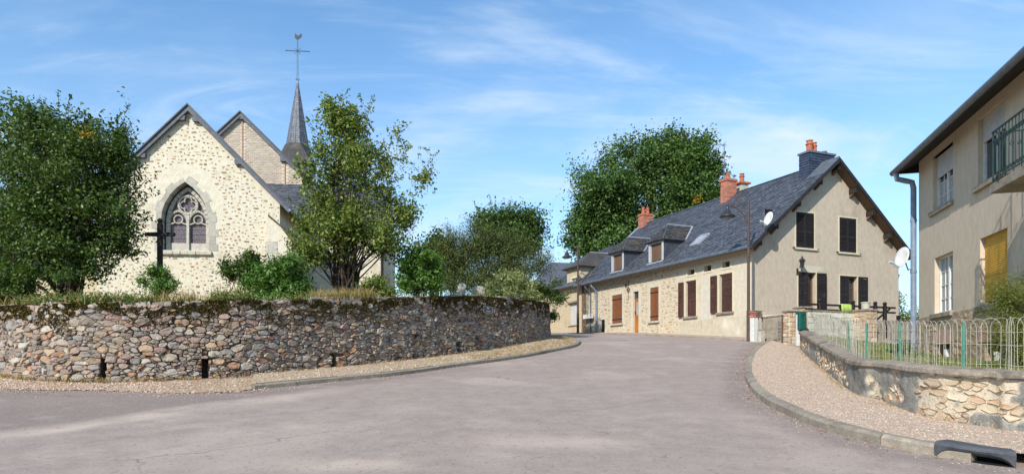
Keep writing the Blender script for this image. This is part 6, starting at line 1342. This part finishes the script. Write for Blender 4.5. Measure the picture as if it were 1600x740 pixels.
# ------------------------------------------------------------------ vegetation
def plant(name, label, cat, base, blobs, nclu, nleaf, lsize, lm, stems=5, srad=.05, twl=.35, aspect=.9, gran=.9, trunk=None, updir=.5, group=None, extra=None, spread=.12, twigs=0, shell=.45, droop=0, bgh=26, sprigs=0, splen=.6):
    """blobs: (centre, (rx, ry, rz), weight). Leaves sit along short twigs through the crown's volume."""
    root = empty(name, base, label=label, cat=cat, group=group); B = np.array(base); wts = np.array([b[2] * (b[1][0] * b[1][2]) ** .78 for b in blobs], float); wts /= wts.sum()
    C = []; D = []; nb = max(6, nclu // bgh); bi = rng.choice(len(blobs), nb, p=wts); BC = []
    for i in bi:
        c, r, _ = blobs[i]; d = rng.normal(size=3); d /= np.linalg.norm(d); BC.append((i, np.array(c) + d * np.array(r) * rng.random() ** (shell * .8), d))
    for i in range(nclu):
        bb = BC[rng.integers(nb)]; c, r, _ = blobs[bb[0]]; r = np.array(r)
        if rng.random() < .93 and min(r) > twl * .5:
            g = rng.normal(size=3); p = bb[1] + g * np.minimum(r * .42, twl * 1.2) * .52 * np.array([1, 1, .62]); C.append(p); D.append(bb[2] * .7 + g * .35 + np.array([0, 0, updir]))
    nclu2 = len(C); idx = rng.choice(len(blobs), nclu - nclu2, p=wts)
    for i in idx:
        c, r, _ = blobs[i]; d = rng.normal(size=3); d /= np.linalg.norm(d); q = rng.random() ** (shell if shell else .33); q *= 1 + .12 * rng.normal() * (q > .8)
        C.append(np.array(c) + d * np.array(r) * q); D.append(d * .7 + np.array([0, 0, updir]) + rng.normal(size=3) * .35)
    C = np.array(C); D = np.array(D); D /= np.linalg.norm(D, axis=1)[:, None]
    k = nleaf; t = rng.random((nclu, k, 1)); P = C[:, None] + D[:, None] * (t - .4) * twl * rng.uniform(.6, 1.4, (nclu, 1, 1)) + rng.normal(size=(nclu, k, 3)) * spread - np.array([0, 0, droop]) * t ** 2
    P = P.reshape(-1, 3) - B; nn = np.repeat(D, k, 0) * .4 + np.array([0, 0, .7]); sz = lsize * rng.uniform(.6, 1.3, len(P)); V, Fq = leaves_at(P, sz, aspect, nn, gran)
    if sprigs:                                                            # single shoots that break the outline
        P2 = []; tw = MB()
        for i in rng.choice(len(blobs), sprigs, p=wts):
            c, r_, _ = blobs[i]; d = rng.normal(size=3); d[2] = abs(d[2]) * .9 - .1; d /= np.linalg.norm(d); st = np.array(c) + d * np.array(r_) * .92; g = d * .8 + np.array([0, 0, updir * .9]) + rng.normal(size=3) * .25; g /= np.linalg.norm(g)
            L_ = splen * rng.uniform(.5, 1.5); kk = int(7 + L_ / lsize * 1.3); tq = rng.random((kk, 1)); P2.append(st + g * L_ * tq + rng.normal(size=(kk, 3)) * lsize * (1.1 - .7 * tq)); tw.tube([st - g * L_ * .6 - B, st + g * L_ - B], [srad * .16, .003], 4)
        P2 = np.concatenate(P2) - B; V2, F2 = leaves_at(P2, lsize * rng.uniform(.6, 1.2, len(P2)), aspect, np.array([0, 0, .7]), gran); Fq = np.concatenate([Fq, F2 + len(V)]); V = np.concatenate([V, V2]); tag(tw.build('shoots', m_bark, root), kind='stuff')
    npmesh('crown', V, Fq, lm, root)
    # limbs
    mb = MB(); pick = rng.choice(nclu, min(stems, nclu), replace=False); tb = np.array(trunk if trunk is not None else (0, 0, 0), float)
    if trunk is not None: mb.tube([(0, 0, -.2), tuple(tb * .5 + rng.normal(size=3) * .04), tuple(tb)], [srad * 1.7, srad * 1.35, srad * 1.2], 9)
    for i in pick:
        e = (C[i] - B) ; s_ = tb + (rng.normal(size=3) * [.14, .14, 0] if trunk is None else 0) * (1 if twl > .2 else .5); m1 = s_ + (e - s_) * .35 + [0, 0, .18 * np.linalg.norm(e - s_)] * np.array([1, 1, .6]); m2 = s_ + (e - s_) * .7 + [0, 0, .1 * np.linalg.norm(e - s_)]
        m1 = np.array([s_[0] + (e[0] - s_[0]) * .25, s_[1] + (e[1] - s_[1]) * .25, s_[2] + (e[2] - s_[2]) * .45]) + rng.normal(size=3) * .04
        mb.tube([s_, m1, m2 + rng.normal(size=3) * .05, e], [srad, srad * .7, srad * .42, srad * .12], 6)
        for _ in range(twigs):
            j = rng.choice(nclu); f = C[j] - B; o_ = m1 + (m2 - m1) * rng.random()
            if np.linalg.norm(f - o_) < 1.6: mb.tube([o_, (o_ + f) / 2 + [0, 0, .05], f], [srad * .3, srad * .18, .004], 4)
    mb.build('trunk' if trunk is not None else 'stems', m_bark, root)
    return root
def B(u, v, ru, rv, Y, ry=None, w=1.0, dy=0):
    k = Y / FPX; c = at(u, v, Y); return ((c.x, Y + dy, c.z), (ru * k, (ry if ry else ru * k * .9), rv * k), w)
# left-hand tree (nearer of the two) and the one behind it at the frame's edge
Y = 17.5
plant('tree', 'big dense dark green tree at the left of the churchyard before the church', 'tree', (at(105, 455, Y).x, Y, yardz(0, Y)),
      [B(115, 300, 82, 105, Y, 1.3, 1.4), B(60, 335, 75, 85, Y, 1.2), B(150, 245, 48, 52, Y, .9), B(95, 214, 50, 46, Y, .9), B(175, 335, 50, 60, Y, .9), B(30, 390, 60, 45, Y, .9), B(120, 395, 70, 45, Y, 1.), B(60, 208, 42, 32, Y, .8), B(192, 262, 24, 45, Y, .5), B(197, 180, 6, 26, Y, .12, .6), B(183, 212, 10, 20, Y, .2, .8), B(165, 192, 10, 16, Y, .2, .8), B(205, 385, 18, 12, Y, .3, .7), B(100, 425, 62, 26, Y - .5, .8, 1.3), B(150, 428, 30, 20, Y, .6, .8), B(215, 345, 18, 8, Y, .3, .5), B(212, 265, 20, 8, Y, .3, .4)], 3300, 15, .050, l_a, 46, .055, .45, 1.05, .9, None, .6, spread=.08, twigs=1, shell=.40, bgh=30, sprigs=150, splen=.32)
Y = 18.6
plant('tree', 'loose green tree at the far left edge behind the dense dark one', 'tree', (at(-5, 455, Y).x, Y, yardz(0, Y)), [B(20, 228, 52, 46, Y, 1.1), B(-20, 290, 50, 80, Y, 1.2), B(30, 270, 50, 50, Y, 1.0), B(-30, 370, 60, 60, Y, 1.2), B(70, 200, 38, 28, Y, .8)], 900, 11, .065, l_big, 22, .07, .5, 1, .9, None, spread=.14, twigs=1)
# multi-stemmed tree right of the church
Y = 18.6
plant('tree', 'open many stemmed green tree with upright shoots in front of the church spire', 'tree', (at(540, 455, Y).x, Y, yardz(0, Y)),
      [B(545, 330, 72, 92, Y, 1.2, 1.0), B(510, 375, 52, 62, Y, 1.0, 1.1), B(590, 355, 55, 65, Y, 1.0, .9), B(548, 245, 40, 52, Y, .7, .8), B(500, 290, 36, 55, Y, .7, .8), B(612, 270, 36, 52, Y, .7, .5), B(530, 178, 13, 38, Y, .3, .9), B(498, 208, 9, 28, Y, .2, .8), B(568, 190, 14, 34, Y, .3, .7), B(630, 225, 9, 38, Y, .25, .7), B(660, 265, 20, 14, Y, .25, .6), B(680, 240, 13, 7, Y, .15, .7), B(662, 300, 24, 10, Y, .25, .6), B(688, 278, 7, 4, Y, .1, .5), B(632, 340, 24, 26, Y, .4, .7), B(520, 405, 40, 20, Y, .7, .6), B(475, 400, 18, 24, Y, .5, .5), B(585, 392, 30, 20, Y, .5, .4), B(470, 340, 18, 40, Y, .4, .7)], 2250, 13, .052, l_b, 60, .032, .42, 1.0, .9, None, .75, spread=.07, twigs=2, shell=.42, bgh=26, sprigs=170, splen=.36)
# evergreen bushes beyond the wall
Y = 27
plant('conifer_bush', 'large dark feathery conifer rising behind the wall right of centre', 'bush', (at(760, 460, Y).x, Y, yardz(0, Y)), [B(765, 400, 62, 45, Y, 1.6), B(725, 415, 50, 48, Y, 1.3), B(810, 410, 42, 42, Y, 1.2), B(740, 375, 40, 26, Y, 1.0), B(790, 378, 36, 26, Y, 1.0), B(700, 400, 30, 36, Y, .9), B(838, 405, 18, 24, Y, .5, .6), B(780, 440, 66, 24, Y - 1, 1.0, 1.4), B(705, 438, 30, 20, Y, 1, 1.0)], 3900, 16, .050, l_con, 30, .05, .7, .45, .8, None, .9, spread=.07, twigs=0, shell=.5)
Y = 31
plant('tree', 'bright green round headed tree peeping over the dark conifer', 'tree', (at(800, 455, Y).x, Y, yardz(0, Y)), [B(798, 352, 44, 24, Y, 1.0), B(832, 368, 22, 24, Y, .7), B(770, 365, 26, 22, Y, .7), B(775, 345, 26, 18, Y, .7), B(800, 375, 45, 26, Y, 1.0)], 1500, 14, .07, l_big, 14, .06, .5, 1.1, .8, (0, 0, 1.2), spread=.14, twigs=1, sprigs=60, splen=.6)
Y = 29
plant('tree', 'small dark leaved tree left of the conifer behind the bright shrub', 'tree', (at(680, 455, Y).x, Y, yardz(0, Y)), [B(682, 392, 30, 24, Y, .8), B(665, 410, 26, 24, Y, .7), B(700, 405, 26, 28, Y, .7)], 420, 12, .08, l_a, 10, .05, .4, 1.1, .8, None, spread=.13, twigs=1)
for (u, v, ru, rv, Y, lm, ls, n, name, lb, asp) in (
    (655, 428, 46, 38, 18.8, l_bright, .060, 620, 'shrub', 'rounded bright green leafy shrub on the wall left of the conifer', .8),
    (437, 440, 47, 38, 16.4, l_bright, .055, 760, 'laurel_bush', 'dense glossy mid green bush on the wall below the church buttress', .8),
    (376, 425, 36, 30, 17.4, l_a, .05, 420, 'shrub', 'reddish dark shrub between the church window and the glossy bush', .8),
    (795, 447, 42, 24, 23.2, l_var, .062, 520, 'variegated_shrub', 'cream and green variegated shrub above the right end of the wall', .5),
    (246, 442, 30, 26, 17.2, l_bright, .045, 300, 'shrub', 'leafy bush growing round the foot of the wooden cross', .7),
    (18, 450, 48, 26, 16.2, l_a, .05, 480, 'hedge', 'low dark hedge at the far left behind the wall', .8),
    (584, 450, 30, 20, 17.9, l_b, .045, 230, 'shrub', 'low olive shrub at the foot of the many stemmed tree', .8)):
    k = Y / FPX; plant(name, lb, 'shrub' if name != 'hedge' else 'hedge', (at(u, v, Y).x, Y, yardz(0, Y)), [B(u, v, ru * .8, rv * .85, Y), B(u - ru * .45, v + rv * .25, ru * .5, rv * .65, Y), B(u + ru * .45, v + rv * .22, ru * .52, rv * .68, Y), B(u + ru * .1, v - rv * .35, ru * .5, rv * .5, Y)], n, 13, ls, lm, 12, .014, .28, asp, .9, None, .8, spread=.05, twigs=1, shell=.42)
Y = 26.8
plant('overhanging_shrub', 'dark evergreen hanging over the right end of the churchyard wall', 'shrub', (at(838, 460, Y).x, Y + .1, yardz(0, Y)), [B(850, 458, 26, 24, Y, .5), B(868, 474, 14, 20, Y, .35), B(835, 452, 22, 18, Y, .5), B(866, 488, 8, 8, Y, .2, .7)], 520, 13, .05, l_a, 10, .02, .3, .8, .9, None, 0.1, spread=.06, twigs=1)
# the big lime tree behind the houses
Y = 54
plant('lime_tree', 'huge dark green broadleaf tree towering behind the slate roofs', 'tree', (at(1010, 480, Y).x, Y, 3.7),
      [B(1010, 320, 100, 72, Y, 4.5, 1.3), B(1075, 265, 42, 52, Y, 2.5), B(1030, 255, 45, 40, Y, 2.5), B(985, 262, 40, 38, Y, 2.3), B(945, 300, 40, 42, Y, 2.3), B(1105, 290, 30, 42, Y, 2), B(926, 345, 26, 34, Y, 2.2), B(912, 385, 22, 22, Y, 1.8), B(950, 370, 50, 40, Y, 2.5), B(1085, 330, 50, 40, Y, 2.5), B(1060, 228, 24, 20, Y, 1.3), B(1012, 224, 16, 12, Y, .8, .8), B(1122, 262, 14, 16, Y, .8, .8), B(893, 378, 14, 16, Y, .8, .8), B(975, 235, 14, 12, Y, .8, .6)], 5600, 15, .125, l_big, 34, .22, 1.2, 1.1, .8, (0, 0, 3.2), .35, spread=.27, twigs=1, shell=.34, bgh=34, sprigs=180, splen=.8)
Y = 33
plant('bush', 'distant grey green bush in the gap between the two houses', 'bush', (at(1418, 500, Y).x, Y, 2.6), [B(1415, 478, 26, 20, Y, 1), B(1430, 505, 30, 24, Y, 1), B(1400, 505, 22, 20, Y, .8)], 300, 10, .07, l_b, 10, .02, .4, .8, .9, None, .6, spread=.12, twigs=1)
Y = 16.6
plant('garden_shrub', 'low bright leafy shrub behind the fence by the downpipe', 'shrub', (at(1418, 560, Y).x, Y, 1.62), [B(1420, 550, 22, 12, Y), B(1402, 554, 14, 9, Y), B(1438, 553, 10, 8, Y)], 190, 12, .04, l_bright, 8, .01, .15, 1, .9, None, .6, spread=.04)
Y = 11.2
plant('feathery_shrub', 'tall feathery yellow green shrub at the right edge against the house', 'shrub', (at(1596, 580, Y).x, Y, 1.5), [B(1592, 500, 34, 62, Y, .4), B(1575, 470, 22, 30, Y, .3), B(1610, 450, 26, 30, Y, .3), B(1580, 540, 26, 40, Y, .3)], 1700, 16, .026, l_palm, 30, .008, .35, .35, .6, None, 1.2, spread=.035, twigs=1, shell=.5)
# yellowing leaves in the left tree and the lime tree
for (u, v, ru, rv, Y, n, s_, lb) in ((135, 208, 6, 9, 16.6, 40, .05, 'small clump of yellow leaves in the top of the dense left tree'), (1088, 312, 6, 7, 50, 30, .16, 'patch of yellow leaves low in the huge tree behind the roofs')):
    c = at(u, v, Y); k = Y / FPX; P = rng.normal(size=(n, 3)) * [ru * k * .6, .15, rv * k * .6]; Vv, Fq = leaves_at(P, np.full(n, s_), 1.0, None, 1.0); o = npmesh('yellow_leaves', Vv, Fq, l_yel); o.location = c; tag(o, lb, 'leaves', kind='stuff')
# grasses and weeds
def tufts(name, label, cat, pts, hgt, m, n_per=7, lean=.35, wid=.008):
    V = []; pts = np.array(pts); N_ = len(pts) * n_per; base = np.repeat(pts, n_per, 0) + rng.normal(size=(N_, 3)) * [.03, .03, 0]; h = hgt * rng.uniform(.4, 1.2, N_); d = rng.normal(size=(N_, 2)) * lean; a = rng.random(N_) * 6.28; w = np.stack([np.cos(a), np.sin(a), 0 * a], 1) * wid
    mid = base + np.stack([d[:, 0] * h * .35, d[:, 1] * h * .35, h * .6], 1); tip = base + np.stack([d[:, 0] * h, d[:, 1] * h, h], 1)
    V = np.stack([base - w, base + w, mid + w * .7, mid - w * .7, tip + w * .15, tip - w * .15], 1).reshape(-1, 3); k = np.arange(N_)[:, None] * 6; Fq = np.concatenate([k + [0, 1, 2, 3], k + [3, 2, 4, 5]]); o = npmesh(name, V, Fq, m); return tag(o, label, cat, kind='stuff')
def wallpt(n, u0, u1, back=(.05, 1.3), dz=-.04):
    out = []
    a, b = RW.find_u(u0), RW.find_u(u1)
    for _ in range(n): t = a + (b - a) * random.random(); p = RW.at(t); nn = RW.nrm(t); d = random.uniform(*back); out.append((p[0] - nn[0] * d, p[1] - nn[1] * d, max(RWtop(t) + dz, yardz(0, p[1]) - .02 if d > .6 else 0) if d > .55 else RWtop(t) + dz + .03))
    return out
tufts('dry_grass', 'dry straw coloured grass along the top of the churchyard wall', 'grass', wallpt(80, 60, 240) + wallpt(90, 240, 390) + wallpt(260, 500, 600) + wallpt(20, 610, 850) + wallpt(60, -40, 60), .30, l_dry, 7)
tufts('green_weeds', 'green weeds and seedlings along the wall top', 'weeds', wallpt(260, 40, 230) + wallpt(60, 230, 500) + wallpt(50, 500, 860), .20, l_weed, 7, .6, .014)
P = np.array(wallpt(1900, 25, 235, (-.06, .7), .03) + wallpt(900, 330, 400, (-.1, .6), .03) + wallpt(700, 460, 640, (.0, .8), .02) + wallpt(700, 640, 856, (-.08, .5), .02)); P[:, 2] += np.abs(rng.normal(size=len(P))) * .10; Vv, Fq = leaves_at(P, rng.uniform(.018, .042, len(P)), .9, None, .9); tag(npmesh('wall_top_weeds', Vv, Fq, l_weed), 'leafy weeds trailing over the wall head', 'weeds', kind='stuff')
gp = []
for _ in range(1500): i = rng.integers(0, NS); j = rng.integers(0, 7); f = rng.random(); p = GV[i, j] * (1 - f) + GV[i, j + 1] * f; gp.append(p)
tufts('garden_grass', 'short dry grass in the garden behind the wire fence', 'grass', gp, .07, l_weed, 9, .5, .006)
vp = []
for _ in range(900):
    i = int(NS * (.45 + .55 * rng.random())) - 1; t = rng.random() ** .8; p = lA[i] * (1 - t) + lB[i] * t; vp.append((p[0], p[1], H(p[1]) + .10))
tufts('verge_grass', 'short dry grass on the verge where the stone wall curves away', 'grass', vp, .05, l_dry, 8, .6, .006)
fp = []
for _ in range(260): t = RW.find_u(0) + rng.random() * (RW.find_u(850) - RW.find_u(0)); p = RW.at(t); n = RW.nrm(t); fp.append((p[0] + n[0] * rng.uniform(.06, .2), p[1] + n[1] * rng.uniform(.06, .2), H(p[1]) + .08))
tufts('wall_foot_weeds', 'sparse dry weeds at the foot of the churchyard wall', 'weeds', fp, .10, l_dry, 6, .6, .007)
fp = []
for _ in range(120): t = rng.random() * WR.L; p = WR.at(t); n = WR.nrm(t, WS); fp.append((p[0] + n[0] * rng.uniform(.02, .12), p[1] + n[1] * rng.uniform(.02, .12), H(p[1]) + .03))
tufts('pavement_weeds', 'small dry weeds at the foot of the low garden wall', 'weeds', fp, .06, l_dry, 5, .6, .005)
